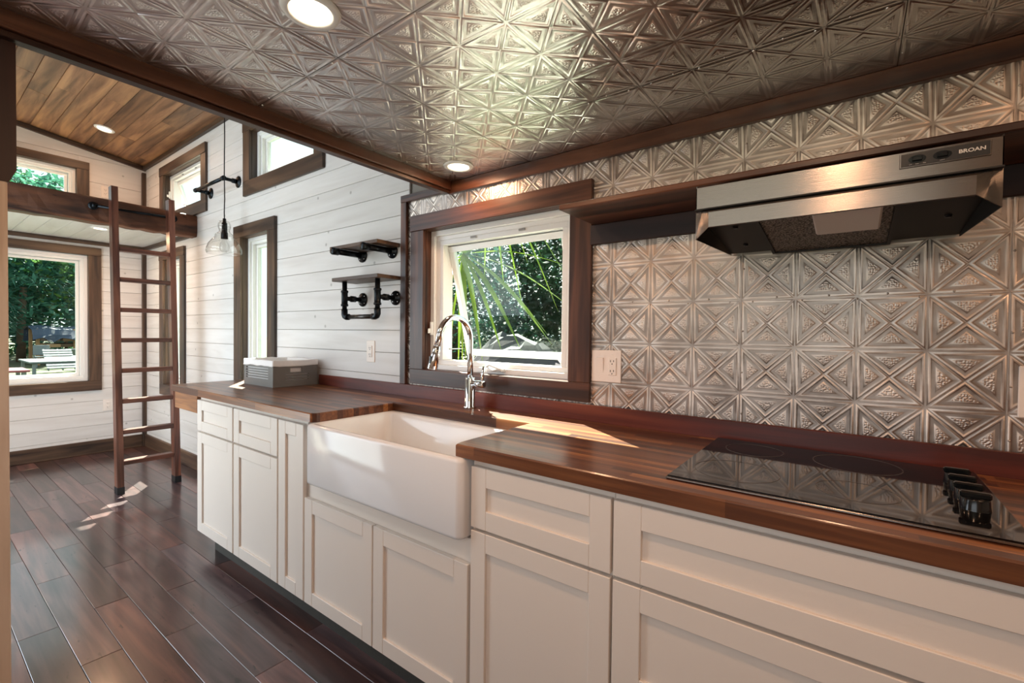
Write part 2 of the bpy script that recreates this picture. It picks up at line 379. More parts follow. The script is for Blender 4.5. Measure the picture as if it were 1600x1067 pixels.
# ---- openings (x0,x1,z0,z1) on the right wall
OW = {'k': (-1.508, -.640, 1.098, 1.825), 'd': (-3.63, -3.19, .73, 2.03), 'f': (-5.39, -4.93, .73, 2.0), 'h2': (-5.375, -4.42, 2.455, 2.86), 'h3': (-3.475, -2.565, 2.455, 2.84)}
holes = list(OW.values())
wr = MB()
HX = [(a-.015, b-0+.015, c-.015, d+.015) for a,b,c,d in holes]
for x0,x1,z0,z1 in subtract((XF-.12, XN, -.1, 3.15), HX): wr.box(x0,x1,.013,.13,z0,z1)
wr = st(wr.build('wall_right', backing))
def plank_rows(parent, rows, u0, u1, holes, fn, mat, gap=.0022, clip=None):
    for z0, z1 in rows:
        for a,b_,c,d in subtract((u0,u1,z0,z1), holes):
            if b_-a < .01 or d-c < .004: continue
            g0 = gap if abs(c-z0) < 1e-6 else 0
            mb = MB(fn).box(a, b_, 0, .012, c+g0, d, .0018)
            if clip: clip(mb)
            if len(mb.bm.faces): mb.build('plank', mat, parent)
P = .1265
zb = 1.048 - 8*P
rows = [(max(zb+P*i, 0), min(zb+P*(i+1), 3.06)) for i in range(0, 24) if zb+P*i < 3.06]
rows[0] = (0, rows[0][1])
plank_rows(wr, rows, XF, -1.64, HX, lambda p: Vector((p.x, .012-(.012-p.y), p.z)), WHITE_X)
# ---- far end wall
HW = {'w': (-1.77, -.475, .755, 2.04), 'u': (-1.72, -.56, 2.46, 2.9)}
wf = MB()
HX = [(a-.015, b+.015, c-.015, d+.015) for a,b,c,d in HW.values()]
for a,b_,c,d in subtract((YL-.1, .13, -.1, 3.5), HX): wf.box(XF-.13, XF-.013, a, b_, c, d)
wf = st(wf.build('wall_back', backing))
rl = [(0, zb+P)] + [(zb+P*i, zb+P*(i+1)) for i in range(1, 18)]
top = rl[-1][1]; rl += [(top+.24*i, top+.24*(i+1)) for i in range(5)]
def clip_roof(mb):
    bmesh.ops.bisect_plane(mb.bm, geom=mb.bm.verts[:]+mb.bm.edges[:]+mb.bm.faces[:], plane_co=(0,0,3.068), plane_no=(0,.154,1), clear_outer=True)
plank_rows(wf, rl, YL, 0, HX, lambda p: Vector((XF-p.y, p.x, p.z)), WHITE_Y, clip=clip_roof)
# ---- wall behind the camera, near end wall (outside the photo)
wl = MB()
LH = [(-4.6, -2.9, .05, 2.1), (-.75, .55, 1.05, 1.85), (-4.4, -2.0, 2.5, 3.0)]  # door opening, and two unseen window openings added to let light in
for a,b_,c,d in subtract((XF-.12, XN+.1, -.1, 3.5), LH): wl.box(a, b_, YL-.12, YL, c, d)
st(wl.build('wall_left', white_wall))
st(MB().box(XN, XN+.1, YL-.1, .13, -.1, 3.5).build('wall_front', white_wall))
# ---- sloped wooden ceiling
cl = MB().prism([(.13, roof(.13)+.016), (YL-.12, roof(YL-.12)+.016), (YL-.12, roof(YL-.12)+.15), (.13, roof(.13)+.15)],
                lambda p: (XF-.12, p[0], p[1]), lambda p: (XN+.1, p[0], p[1])).build('ceiling', backing); st(cl)
k = 0; y = 0.0
ya = math.atan(.154)
cpl = None
while y > YL:
    y1 = max(y-.1265, YL); x = XF - random.uniform(0, 1.6)
    while x < XN:
        x2 = x + random.choice((1.0, 1.5, 2.1, 2.6))
        a, b_ = max(x, XF), min(x2, XN)
        if b_-a > .05 and a < .2:
            mb = MB(lambda p: Vector((p.x, p.y, roof(p.y)+p.z)))
            dz = random.uniform(0, .0025)
            mb.box(a+.0008, b_-.0008, y1+.0012, y-.0012, dz, .016, .0025); mb.build('ceiling_board', CEILW, cl)
        x = x2
    y = y1

# ---- pressed tin panels
S = .1524
RINGS = [(0,0,0),(.0022,.0012,0),(.0040,.0026,.0020),(.0062,.0044,.0023),(.0084,.0062,.0019),(.0104,.0080,.0),(.0116,.0092,-.0002),(.0178,.0152,-.0003),(.0188,.0163,0),(.0203,.0178,.0013),(.0225,.0195,.0017)]
def sector(bm, cx, cy, rot, sc_=1.0):
    """one quarter of a cell: base on the cell border, apex in the middle"""
    rr = []
    for a, b_, h in RINGS:
        # lines: y=-S/2+a ; diagonals |x| = -y offset by b
        yb = -S/2 + a; bb = b_*math.sqrt(2)
        xr = -yb - bb
        tri = [(-xr, yb), (xr, yb), (0, -bb)]
        rr.append([(p[0], p[1], h) for p in tri])
    c, s_ = math.cos(rot), math.sin(rot)
    vs = [[bm.verts.new((cx + p[0]*c - p[1]*s_, cy + p[0]*s_ + p[1]*c, p[2])) for p in tri] for tri in rr]
    for a, b_ in zip(vs, vs[1:]):
        for i in range(3):
            f = bm.faces.new([a[i], a[(i+1) % 3], b_[(i+1) % 3], b_[i]]); f.smooth = True
    f = bm.faces.new(vs[-1]); f.material_index = 1; f.smooth = True
def tin_mesh(rects=None, mats=None):
    """panel 4 x 4 cells, origin at its lower left corner; optionally clipped to rects"""
    def full():
        bm = bmesh.new()
        for i in range(4):
            for j in range(4):
                for q in range(4): sector(bm, (i+.5)*S, (j+.5)*S, q*math.pi/2)
        bmesh.ops.remove_doubles(bm, verts=bm.verts, dist=1e-5)
        return bm
    outb = bmesh.new()
    for rc in (rects or [(0, 4*S, 0, 4*S)]):
        bm = full()
        if rects:
            for co, no in (((rc[0],0,0),(-1,0,0)), ((rc[1],0,0),(1,0,0)), ((0,rc[2],0),(0,-1,0)), ((0,rc[3],0),(0,1,0))):
                bmesh.ops.bisect_plane(bm, geom=bm.verts[:]+bm.edges[:]+bm.faces[:], plane_co=co, plane_no=no, clear_outer=True)
        tmp = bpy.data.meshes.new('t'); bm.to_mesh(tmp); bm.free(); outb.from_mesh(tmp); bpy.data.meshes.remove(tmp)
        # lapped nail rail along the panel's edges: a raised bead with a lip, and small nails
        mb = MB(); mb.bm.free(); mb.bm = outb
        for (a0,a1,b0,b1) in () if mats else ((0,4*S,-.0014,.0014),(-.0014,.0014,0,4*S)):
            a0c,a1c,b0c,b1c = max(a0,rc[0]), min(a1,rc[1]), max(b0,rc[2]-.004), min(b1,rc[3])
            if a1c-a0c > .001 and b1c-b0c > .001:
                mb.box(a0c,a1c,b0c,b1c,-.001,.0016,.0006)
        for i in range(9):
            t = (i+.5)/9*4*S
            for (u, v_) in ((t, .006*(1 if i % 2 else -1)), (.006*(1 if i % 2 else -1), t)):
                if rc[0] < u < rc[1] and rc[2]-.01 < v_ < rc[3]:
                    mb.lathe([(.0032,.0),(.0028,.0024),(.0015,.0036),(.0001,.004)], (u, v_, .0006), 8)
    me = bpy.data.meshes.new('tin_panel'); bmesh.ops.recalc_face_normals(outb, faces=outb.faces)
    if sum(f.normal.z for f in outb.faces) < 0: bmesh.ops.reverse_faces(outb, faces=outb.faces)
    outb.to_mesh(me); outb.free()
    [me.materials.append(q_) for q_ in (mats or (TIN, TINH))]; return me
FULL = tin_mesh(); FULLC = tin_mesh(None, (TINC, TINCH))
PW = 4*S
def tin_field(parent, u0, u1, v0, v1, ou, ov, holes, place, full=FULL, mats=None):
    """parent, extent, seam origin; place(obj,u,v) sets the transform"""
    i0 = math.floor((u0-ou)/PW+1e-6); j0 = math.floor((v0-ov)/PW+1e-6)
    i = i0
    while ou+i*PW < u1-1e-4:
        j = j0
        while ov+j*PW < v1-1e-4:
            U, V_ = ou+i*PW, ov+j*PW
            rc = (max(U,u0), min(U+PW,u1), max(V_,v0), min(V_+PW,v1))
            rs = [(a-U,b_-U,c-V_,d-V_) for a,b_,c,d in subtract(rc, holes) if b_-a > .003 and d-c > .003]
            if rs:
                fullp = len(rs) == 1 and abs(rs[0][1]-rs[0][0]-PW) < 1e-5 and abs(rs[0][3]-rs[0][2]-PW) < 1e-5
                o = bpy.data.objects.new('tin_panel', full if fullp else tin_mesh(rs, mats)); C.objects.link(o); o.parent = parent
                place(o, U, V_)
            j += 1
        i += 1
def place_wall(o, U, V_):      # local x->X, y->Z, z->-Y
    o.rotation_euler = (R(90) + random.uniform(-.0012,.0012), 0, random.uniform(-.0012,.0012)); o.location = (U, -.004, V_)
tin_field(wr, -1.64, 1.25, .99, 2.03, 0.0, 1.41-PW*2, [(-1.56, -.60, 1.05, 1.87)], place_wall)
kc = MB().box(-1.33, XN, YL, .01, ZC+.004, ZC+.14).build('kitchen_ceiling', backing); st(kc)
def place_ceil(o, U, V_):      # local x->X, y->-Y, z->-Z
    o.rotation_euler = (R(180) + random.uniform(-.001,.001), random.uniform(-.001,.001), 0); o.location = (U, -V_, ZC); o.scale = (.9965, .9965, .8)
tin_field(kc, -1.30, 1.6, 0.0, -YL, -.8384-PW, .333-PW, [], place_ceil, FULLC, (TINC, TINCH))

# ---- trims
def trim(n_, mat, *boxes, label=None, b=.002):
    mb = MB()
    for bx in boxes: mb.box(*bx, b)
    return st(mb.build('trim_%d' % n_, mat), label)
trim(1, K_X, (-1.33, XN, -.026, .012, 1.978, 2.034), label='dark wood trim where the tin wall meets the tin ceiling')
trim(2, K_Y, (-1.335, -1.30, YL, -.027, 1.992, 2.056), (-1.345, -1.312, YL, -.027, 1.976, 1.9915), label='dark wood edge beam where the tin ceiling stops')
trim(3, K_X, (-1.686, -1.331, -.024, .012, 1.99, 2.028), label='short wood trim left of the edge beam')
trim(4, K_Z, (-1.684, -1.640, -.024, .012, 1.012, 1.9895), label='upright trim between white planks and tin')
trim(5, W_X, (XF, XN, -.03, 0, 3.03, 3.068), label='trim along the top of the plank wall')
tr6 = MB().prism([(0, 3.026), (YL, roof(YL)-.046), (YL, roof(YL)-.004), (0, 3.068)], lambda p: (XF, p[0], p[1]), lambda p: (XF+.03, p[0], p[1]))
st(tr6.build('trim_6', W_Y), 'sloping trim along the top of the end wall')
trim(7, W_Z, (XF, XF+.036, -.036, 0, .0, 3.0), label='upright corner trim of the end wall')
trim(8, W_Y, (XF, XF+.03, YL, -.037, 2.15, 2.188), label='trim under the loft on the end wall')
trim(9, W_X, (XF+.037, -4.70, -.03, 0, 2.15, 2.188), label='trim under the loft on the plank wall')
st(MB().box(XF, XF+.02, YL, -.037, .001, .135, .003).build('baseboard_back', W_Y))
st(MB().box(XF+.037, -2.755, -.02, 0, .001, .135, .003).build('baseboard_right', W_X))
# ---- near partition with pale jamb, and the dark post head above it
st(MB().box(-1.45, -1.33, YL, -1.502, .001, 1.672, .003).build('wall_partition', PINE_Z), 'pale wooden jamb at the left edge')
pp = MB().prism([(1.64, -1.50), (1.672, -1.487), (1.974, -1.487), (1.974, -1.9), (1.64, -1.9)], lambda p: (-1.329, p[1], p[0]), lambda p: (-1.345+.0, p[1], p[0]))
pp.box(-1.44, -1.346, -1.9, -1.49, 1.673, 1.974, .002)
st(pp.build('trim_10', wood('dark_post_wood', ['#1c0d09','#2e1710','#3c2015'], 2, var=.02)), 'dark post head under the edge beam')

# ================================================================== WINDOWS
def window(n_, fn, u0, u1, z0, z1, cw, matu, matz, depth=.06, fw=.045, sash=None, label=None, head=0.0, cb=None, fb=None):
    """fn maps (u, d, z): d grows outwards. Casing boards, jamb lining, vinyl frame, sash and pane."""
    root = struct('window_%d' % n_, fn(Vector(((u0+u1)/2, 0, z0))), label)
    cb = cw if cb is None else cb
    t = .02
    MB(fn).box(u0-cw-head, u1+cw+head, -t-.004, 0, z1, z1+cw*.82, .002).build('header_casing', matu, root)
    MB(fn).box(u0-cw, u1+cw, -t, 0, z0-cb, z0, .002).build('sill_casing', matu, root)
    for a, b_ in ((u0-cw, u0), (u1, u1+cw)): MB(fn).box(a, b_, -t, 0, z0, z1, .002).build('side_casing', matz, root)
    th = .014
    MB(fn).box(u0-th, u1+th, .001, depth, z1, z1+th).box(u0-th, u1+th, .001, depth, z0-th, z0).build('jamb_board', matu, root)
    for a, b_ in ((u0-th, u0), (u1, u1+th)): MB(fn).box(a, b_, .001, depth, z0, z1).build('jamb_board', matz, root)
    fb = fw if fb is None else fb
    f = MB(fn)
    def ring(mb, a0,a1,c0,c1,wd,d0,d1,b=.002):
        mb.box(a0,a1,d0,d1,c1-wd,c1,b).box(a0,a1,d0,d1,c0,c0+wd,b).box(a0,a0+wd,d0,d1,c0+wd,c1-wd,b).box(a1-wd,a1,d0,d1,c0+wd,c1-wd,b)
    ring(f, u0, u1, z0, z1, fb*.55, depth-.02, .13)
    ring(f, u0+fb*.55, u1-fb*.55, z0+fb*.55, z1-fb*.55, fb*.45, depth-.004, .125)
    if fw > fb: f.box(u0+fb, u1-fb, depth-.002, .125, z1-fw, z1-fb, .002).box(u0+fb, u0+fw, depth-.002, .125, z0+fb, z1-fw, .002).box(u1-fw, u1-fb, depth-.002, .125, z0+fb, z1-fw, .002)
    f.build('window_frame', trimwhite, root)
    a0,a1,c0,c1 = u0+fw+.002, u1-fw-.002, z0+fb+.002, z1-fw-.002
    sw = .03
    if sash is None:
        s_ = MB(fn); ring(s_, a0,a1,c0,c1,sw*.8,.082,.112); so = s_.build('sash', trimwhite, root)
        MB(fn).box(a0+.02,a1-.02,.095,.099,c0+.02,c1-.02).build('pane', GLASS, so)
    else:
        ang = sash; H = c1-c0
        def tf(p):   # rotate about the top hinge, outwards at the bottom
            d, z = p.y-.10, p.z-c1
            return fn(Vector((p.x, .10 + d*math.cos(ang) - z*math.sin(ang), c1 + z*math.cos(ang) + d*math.sin(ang))))
        s_ = MB(tf); ring(s_, a0,a1,c0,c1,sw,.085,.115); so = s_.build('sash', trimwhite, root)
        MB(tf).box(a0+.025,a1-.025,.098,.102,c0+.025,c1-.025).build('pane', GLASS, so)
        # crank operator and arm
        um = (u0+u1)/2+.02
        cr = MB(fn); cr.box(um-.055, um+.055, depth-.035, depth-.02, z0+.012, z0+.03, .004)
        cr.tube([(um-.05, depth-.035, z0+.035), (um-.02, depth-.05, z0+.045), (um+.03, depth-.05, z0+.03), (um+.05, depth-.045, z0+.022)], .006, 10)
        cr.tube([(um-.05, depth-.035, z0+.035), (um-.01, depth-.04, z0+.018), (um+.04, depth-.04, z0+.03)], .005, 10)
        cr.build('crank_handle', trimwhite, root)
        MB(fn).box(u0+fw, u0+fw+.012, .1, .1+H*math.sin(ang)*.6, z0+fw+.03, z0+fw+.034).build('stay_arm', plain('stay_steel%d' % n_, '#9a9a98', .3, 1), root)
        lk = MB(fn); lk.box(u0+.010, u0+.024, depth-.035, depth-.02, z0+.18, z0+.25, .003); lk.box(u0+.012, u0+.020, depth-.052, depth-.035, z0+.19, z0+.215, .003)
        lk.build('lock_lever', trimwhite, root)
        for q in (.33, .67):
            uu = u0 + (u1-u0)*q
            MB(fn).box(uu-.018, uu+.018, depth-.01, depth-.004, z1-fw+.012, z1-fw+.022, .001).build('hinge_slot', plain('slot_grey', '#9b9894', .5), root)
    return root
FR = lambda p: Vector((p.x, p.y, p.z))
FE = lambda p: Vector((XF-p.y, p.x, p.z))
w1 = window(1, FR, *OW['k'], .100, K_X, K_Z, depth=.055, fw=.075, fb=.05, sash=R(15), label='kitchen window behind the sink, bottom hinged open outwards', cb=.078)
window(2, FR, *OW['d'], .115, W_X, W_Z, depth=.06, fw=.05, label='tall narrow window behind the grey crate')
window(3, FR, *OW['f'], .11, W_X, W_Z, depth=.06, fw=.05, label='tall narrow window behind the ladder')
window(4, FR, *OW['h2'], .11, W_X, W_Z, depth=.06, fw=.05, sash=R(18), label='high small window above the loft beam end')
window(5, FR, *OW['h3'], .11, W_X, W_Z, depth=.06, fw=.05, label='high window cut off by the edge beam')
window(6, FE, *HW['w'], .1, W_Y, W_Z, depth=.05, fw=.055, label='large window in the end wall under the loft')
window(7, FE, *HW['u'], .095, W_Y, W_Z, depth=.05, fw=.05, label='small high window in the end wall above the loft')

# ================================================================== LOFT
lf = struct('loft_floor', (XF, -1.1, 2.19), 'white planked underside and deck of the sleeping loft')
MB().box(XF+.001, -4.682, YL, -.001, 2.205, 2.30).build('deck', white_wall, lf)
y = -.001
while y > YL:
    y1 = max(y-.1265, YL)
    MB().box(XF+.001, -4.682, y1+.0025, y, 2.19, 2.2045, .002).build('plank', WHITE_X, lf); y = y1
def beam():
    mb = MB(); n = 46; rings = []
    rnd = random.Random(3)
    for i in range(n+1):
        y = -.001 + (YL+.001)*i/n
        j = lambda a: rnd.uniform(-a, a)
        zt, zb_ = 2.338+j(.003), 2.142+j(.005)
        rings.append([(-4.55+j(.002), y, zb_+.01), (-4.545+j(.004), y, 2.19), (-4.545+j(.004), y, 2.28), (-4.55+j(.002), y, zt-.01), (-4.56, y, zt), (-4.67, y, zt), (-4.68, y, zt-.01), (-4.68, y, zb_+.01), (-4.67, y, zb_), (-4.56, y, zb_)])
    mb.loft(rings, smooth=False); return mb
tag(beam().build('loft_beam', BEAM), 'thick rough brown beam across the front of the loft', 'beam')
# pipe rail for the ladder
t = thing('pipe_rail', 'black iron pipe rail fixed along the loft beam for the ladder', 'rail', (-4.53, -.45, 2.27))
MB().tube([(-4.522, -.72, 2.262), (-4.522, -.19, 2.27)], .011, 12).build('pipe', darkpipe, t)
for yy, zz in ((-.72, 2.262), (-.19, 2.27)):
    mb = MB(); mb.tube([(-4.52, yy, zz), (-4.541, yy, zz)], .012, 12).lathe([(.0001,.012),(.017,.012),(.017,-.012),(.0001,-.012)], (-4.522, yy, zz), 14, 1); mb.build('elbow', darkpipe, t)
    MB().lathe([(.0001,-.005),(.032,-.005),(.032,.003),(.016,.006),(.0001,.006)], (-4.538, yy, zz), 18, 0).build('flange', darkpipe, t)
# ladder
t = thing('ladder', 'brown wooden ladder leaning on the loft beam', 'ladder', (-4.3, -.43, 0))
def lx(z): return -4.262 - .06*z   # front edge of the rails
for yy, ztop, xo in ((-.618, 2.42, 0), (-.240, 2.40, 0)):
    mb = MB()
    prof = []
    for z in (.055, ztop):
        prof.append([(lx(z), yy-.021, z), (lx(z), yy+.021, z), (lx(z)-.08, yy+.021, z), (lx(z)-.08, yy-.021, z)])
    mb.loft(prof, smooth=False); r_ = mb.build('rail', LAD_Z, t)
    mb = MB(); prof = []
    for z in (.0, .056):
        prof.append([(lx(z)+.002, yy-.023, z), (lx(z)+.002, yy+.023, z), (lx(z)-.082, yy+.023, z), (lx(z)-.082, yy-.023, z)])
    mb.loft(prof, smooth=False); mb.build('rubber_foot', rubber, r_)
for i in range(8):
    z = .254 + i*.2415
    mb = MB(); mb.box(lx(z)-.077, lx(z)-.003, -.597, -.261, z-.034, z, .003); mb.build('rung', LAD_Y, t)

# ================================================================== KITCHEN
CT = .948; FY = -.63; DY = -.62
# countertop with notch for the sink
ct = MB()
def slab(poly, z0, z1, b=.004):
    bm = ct.bm
    lo = [bm.verts.new((x, y, z0)) for x, y in poly]; md = [bm.verts.new((x, y, z1-b)) for x, y in poly]
    n = len(poly); hi = []
    for i in range(n):
        p = Vector(poly[i]); a = (p-Vector(poly[i-1])).normalized(); c = (Vector(poly[(i+1) % n])-p).normalized()
        nn = Vector((-a.y, a.x)) + Vector((-c.y, c.x)); q = p + nn*(b*.7)
        hi.append(bm.verts.new((q.x, q.y, z1)))
    for i in range(n):
        j = (i+1) % n
        bm.faces.new([lo[i], lo[j], md[j], md[i]]); bm.faces.new([md[i], md[j], hi[j], hi[i]])
    bm.faces.new(lo[::-1]); bm.faces.new(hi)
slab([(-3.13, FY), (-1.522, FY), (-1.50, -.612), (-1.50, -.215), (-.695, -.215), (-.695, -.60), (-.685, FY), (1.2, FY), (1.2, -.0235), (-3.13, -.0235)], CT-.038, CT)
ctr = thing('countertop', 'long dark butcher block counter with a notch around the sink', 'countertop', (-1, -.3, CT))
ct.build('top', BLOCK, ctr)
MB().box(-3.112, -2.758, -.618, -.0235, .806, .9095, .002).build('end_block', BLOCK, ctr)['label'] = 'thick wooden block under the overhanging counter end'
MB().box(-2.484, 1.2, -.0225, -.0095, CT-.03, 1.012, .002).build('backsplash', BACKS, ctr)['label'] = 'reddish upright backsplash strip'

def shaker(name, x0, x1, z0, z1, parent, sw=.058, rw=.058):
    """shaker front: two stiles, two rails and a recessed panel"""
    b = .0016
    d = MB()
    d.box(x0, x0+sw, DY, -.601, z0, z1, b).box(x1-sw, x1, DY, -.601, z0, z1, b)
    d.box(x0+sw, x1-sw, DY, -.601, z1-rw, z1, b).box(x0+sw, x1-sw, DY, -.601, z0, z0+rw, b)
    o = d.build(name, paint, parent)
    MB().box(x0+sw-.002, x1-sw+.002, DY+.009, -.603, z0+rw-.002, z1-rw+.002).build('recessed_panel', paint, o)
    return o
def cabinet(label, x0, x1, ztop=.909, z0=.105):
    t = thing('base_cabinet', label, 'cabinet', ((x0+x1)/2, -.3, 0))
    MB().box(x0, x1, -.60, -.024, z0, ztop, .001).build('body', paint, t)
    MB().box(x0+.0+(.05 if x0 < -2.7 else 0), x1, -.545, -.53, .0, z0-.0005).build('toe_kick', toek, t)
    return t
c = cabinet('white cabinet with two drawers over two doors at the counter end', -2.752, -1.812)
shaker('drawer', -2.748, -2.286, .712, .888, c, .062, .056); shaker('drawer', -2.272, -1.818, .712, .888, c, .062, .056)
shaker('door', -2.748, -2.286, .125, .702, c, .062); shaker('door', -2.272, -1.818, .125, .702, c, .062)
c = cabinet('narrow white cabinet with one tall slim door left of the sink', -1.8115, -1.5855)
shaker('door', -1.806, -1.592, .125, .888, c, .062)
c = cabinet('white cabinet with two short doors under the sink', -1.585, -.6355, ztop=.652)
shaker('door', -1.580, -1.1135, .125, .578, c); shaker('door', -1.1065, -.641, .125, .578, c)
c = cabinet('white cabinet with one drawer over one door right of the sink', -.635, -.1685)
shaker('drawer', -.629, -.1715, .702, .888, c); shaker('door', -.629, -.1715, .125, .692, c)
c = cabinet('wide white cabinet of long drawers under the cooktop', -.168, .952)
shaker('drawer', -.1645, .948, .702, .888, c, .07, .058); shaker('drawer', -.1645, .948, .415, .692, c, .07, .058); shaker('drawer', -.1645, .948, .125, .405, c, .07, .058)

# sink
def rr(x0, x1, y0, y1, z, r, n=5, rf=None):
    pts = []
    cs = [((x1-r), (y1-r), 0), ((x0+r), (y1-r), 90), ((x0+r), (y0+r), 180), ((x1-r), (y0+r), 270)]
    for cx, cy, a in cs:
        for i in range(n+1):
            th = R(a + 90*i/n); pts.append((cx+r*math.cos(th), cy+r*math.sin(th), z))
    return pts
t = thing('farmhouse_sink', 'white apron front sink set into the wooden counter', 'sink', (-1.08, -.43, .66))
X0, X1, Y0, Y1, ZB, ZT = -1.520, -.645, -.652, -.19, .657, .909
mb = MB(); rings = []
rings.append(rr(X0+.02, X1-.02, Y0+.02, Y1-.02, ZB, .02))
for a in (60, 30, 0): q = .014*(1-math.cos(R(a))); rings.append(rr(X0+q, X1-q, Y0+q, Y1-q, ZB+.014*(1-math.sin(R(a))), .022))
for a in (0, 25, 50, 75, 90): q = .014*(1-math.cos(R(a))); rings.append(rr(X0+q, X1-q, Y0+q, Y1-q, ZT-.014+.014*math.sin(R(a)), .022))
wx, wy = .028, .028
for a in (90, 60, 30, 0): q = wx - .010*(1-math.cos(R(a)))*0 - .010*math.cos(R(a))*0 + (.010*(1-math.sin(R(a))) if False else 0) ; rings.append(rr(X0+wx-.008*math.sin(R(a)), X1-wx+.008*math.sin(R(a)), Y0+wy-.008*math.sin(R(a)), Y1-.06+.008*math.sin(R(a)), ZT-.008*(1-math.sin(R(a))), .02+.02*(1-a/90)))
rings.append(rr(X0+wx+.004, X1-wx-.004, Y0+wy+.004, Y1-.064, ZB+.06, .04))
for a in (30, 60, 90): q = .004+.03*(1-math.cos(R(a))); rings.append(rr(X0+wx+q, X1-wx-q, Y0+wy+q, Y1-.06-q, ZB+.06-.03*math.sin(R(a)), .035))
mb.loft(rings); mb.build('basin', porcelain, t)
MB().lathe([(.0001,.004),(.03,.004),(.042,.006),(.045,.001)], (-1.08, -.43, ZB+.03), 24).build('drain', chrome, t)

# faucet
t = thing('faucet', 'tall chrome gooseneck pull-down faucet behind the sink', 'faucet', (-1.11, -.09, CT))
bx, by = -1.11, -.09
MB().lathe([(.0001,0),(.030,0),(.030,.006),(.0245,.010),(.0235,.135),(.020,.140),(.0001,.140)], (bx, by, CT), 28).build('body', chrome, t)
pts = [(bx, by, 1.07), (bx, by, 1.20), (bx, by, 1.262)]
rad = .098
for i in range(1, 15):
    a = math.pi*i/16; pts.append((bx-.004*i/16, by-rad+rad*math.cos(a), 1.262+rad*math.sin(a)))
pts.append((bx-.006, by-2*rad-.008, 1.235)); 
MB().tube(pts, .0135, 18).build('spout', chrome, t)
e = Vector(pts[-1]); d = Vector((-.05, -.25, -1)).normalized()
MB().tube([e, e+d*.004, e+d*.03, e+d*.10, e+d*.103], [.0135, .0165, .0175, .0225, .019], 20).build('spray_head', chrome, t)
q = e + d*.06 + Vector((0, -.021, 0)); MB().box(q.x-.005, q.x+.005, q.y-.004, q.y+.004, q.z-.018, q.z+.018, .002).build('button', blackpl, t)
h = MB().tube([(bx+.015, by, 1.062), (bx+.085, by-.004, 1.062), (bx+.088, by-.004, 1.062)], [.0165, .0165, .012], 20).build('handle', chrome, t)
MB().tube([(bx+.072, by-.004, 1.062), (bx+.077, by-.004, 1.10), (bx+.084, by-.004, 1.142)], [.0075, .0065, .006], 14).build('lever', chrome, h)

# cooktop
t = thing('cooktop', 'black glass electric cooktop with four control knobs', 'cooktop', (.245, -.3, CT))
MB().box(-.058, .552, -.562, -.042, CT+.001, CT+.006, .0012).build('steel_rim', STEEL, t)
MB().box(-.055, .549, -.559, -.045, CT+.005, CT+.009, .0015).build('glass_top', blackglass, t)
for x, y, r_ in ((.07, -.16, .075), (.07, -.42, .095), (.31, -.155, .095), (.31, -.42, .075)):
    MB().lathe([(r_-.0009, .0091), (r_-.0009, .0095), (r_+.0009, .0095), (r_+.0009, .0091)], (x, y, CT), 48).build('burner_ring', ringm, t)
for i in range(4):
    y = -.195 - .068*i
    k = MB().lathe([(.0001,.032),(.019,.032),(.0215,.029),(.023,.011),(.0235,.009)], (.497, y, CT), 24).build('knob', blackpl, t)
    MB().box(.474, .520, y-.0065, y+.0065, CT+.030, CT+.043, .003).build('grip', blackpl, k)

# shelf (ledge) behind the hood
t = thing('ledge_shelf', 'long dark wood shelf above the range hood', 'shelf', (.2, -.1, 1.70))
mb = MB(); mb.box(-.535, 1.25, -.282, -.006, 1.723, 1.742, .003); mb.build('board', K_X, t)
MB().box(-.545, 1.25, -.022, -.006, 1.645, 1.7225, .002).build('ledger', wood('dark_ledger', ['#1d1011', '#2d1a19', '#3a2522'], 0, rough=.6, var=.02), t)

# range hood
t = thing('range_hood', 'brushed stainless under-shelf range hood over the cooktop', 'range hood', (.24, -.2, 1.54))
hx0, hx1 = -.030, .514; yf = -.445; zt, zm, zl0, zl1 = 1.670, 1.609, 1.594, 1.558
mb = MB()
def P3(*a): return a
# front face, cove and lip as one folded sheet; the lip is narrower and its ends are mitred
secs = [((hx0, hx1), yf+.012, zt), ((hx0, hx1), yf, zt-.004), ((hx0, hx1), yf, zm+.004), ((hx0+.001, hx1-.001), yf-.001, zm), ((hx0+.016, hx1-.016), yf-.010, zm-.006), ((hx0+.030, hx1-.030), yf-.024, zm-.010), ((hx0+.037, hx1-.039), yf-.030, zl0), ((hx0+.038, hx1-.04), yf-.031, zl1), ((hx0+.038, hx1-.04), yf-.026, zl1-.001)]
for a, b_ in zip(secs, secs[1:]):
    v = [mb.v((a[0][0], a[1], a[2])), mb.v((a[0][1], a[1], a[2])), mb.v((b_[0][1], b_[1], b_[2])), mb.v((b_[0][0], b_[1], b_[2]))]
    mb.face(v, a[2] < 1.611 and a[2] > 1.597)
bmesh.ops.remove_doubles(mb.bm, verts=mb.bm.verts, dist=1e-5)
mb.build('front_fascia', STEEL, t, normals=True)
mb = MB(); mb.box(hx0, hx1, yf+.012, -.024, zt-.0015, zt, 0)
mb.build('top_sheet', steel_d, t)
for s_, xo, xl in ((1, hx0, hx0+.038), (-1, hx1, hx1-.04)):
    th = .0016*s_
    mb = MB().prism([(yf, zt), (yf, 1.536), (-.024, 1.556), (-.024, zt)], lambda p: (xo, p[0], p[1]), lambda p: (xo+th, p[0], p[1]))
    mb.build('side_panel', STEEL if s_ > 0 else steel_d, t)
    mb = MB(); a = [(xo, yf, zm+.002), (xo+.016*s_, yf-.010, zm-.006), (xl, yf-.030, zl0), (xl, yf-.031, zl1), (xo, yf, 1.536)]
    v0 = [mb.v(p) for p in a]; v1 = [mb.v((p[0]+.0015*s_, p[1]+.0015, p[2])) for p in a]
    mb.face(v0); mb.face(v1[::-1])
    for i in range(5): mb.face([v0[i], v0[(i+1) % 5], v1[(i+1) % 5], v1[i]])
    mb.build('mitred_corner', STEEL, t)
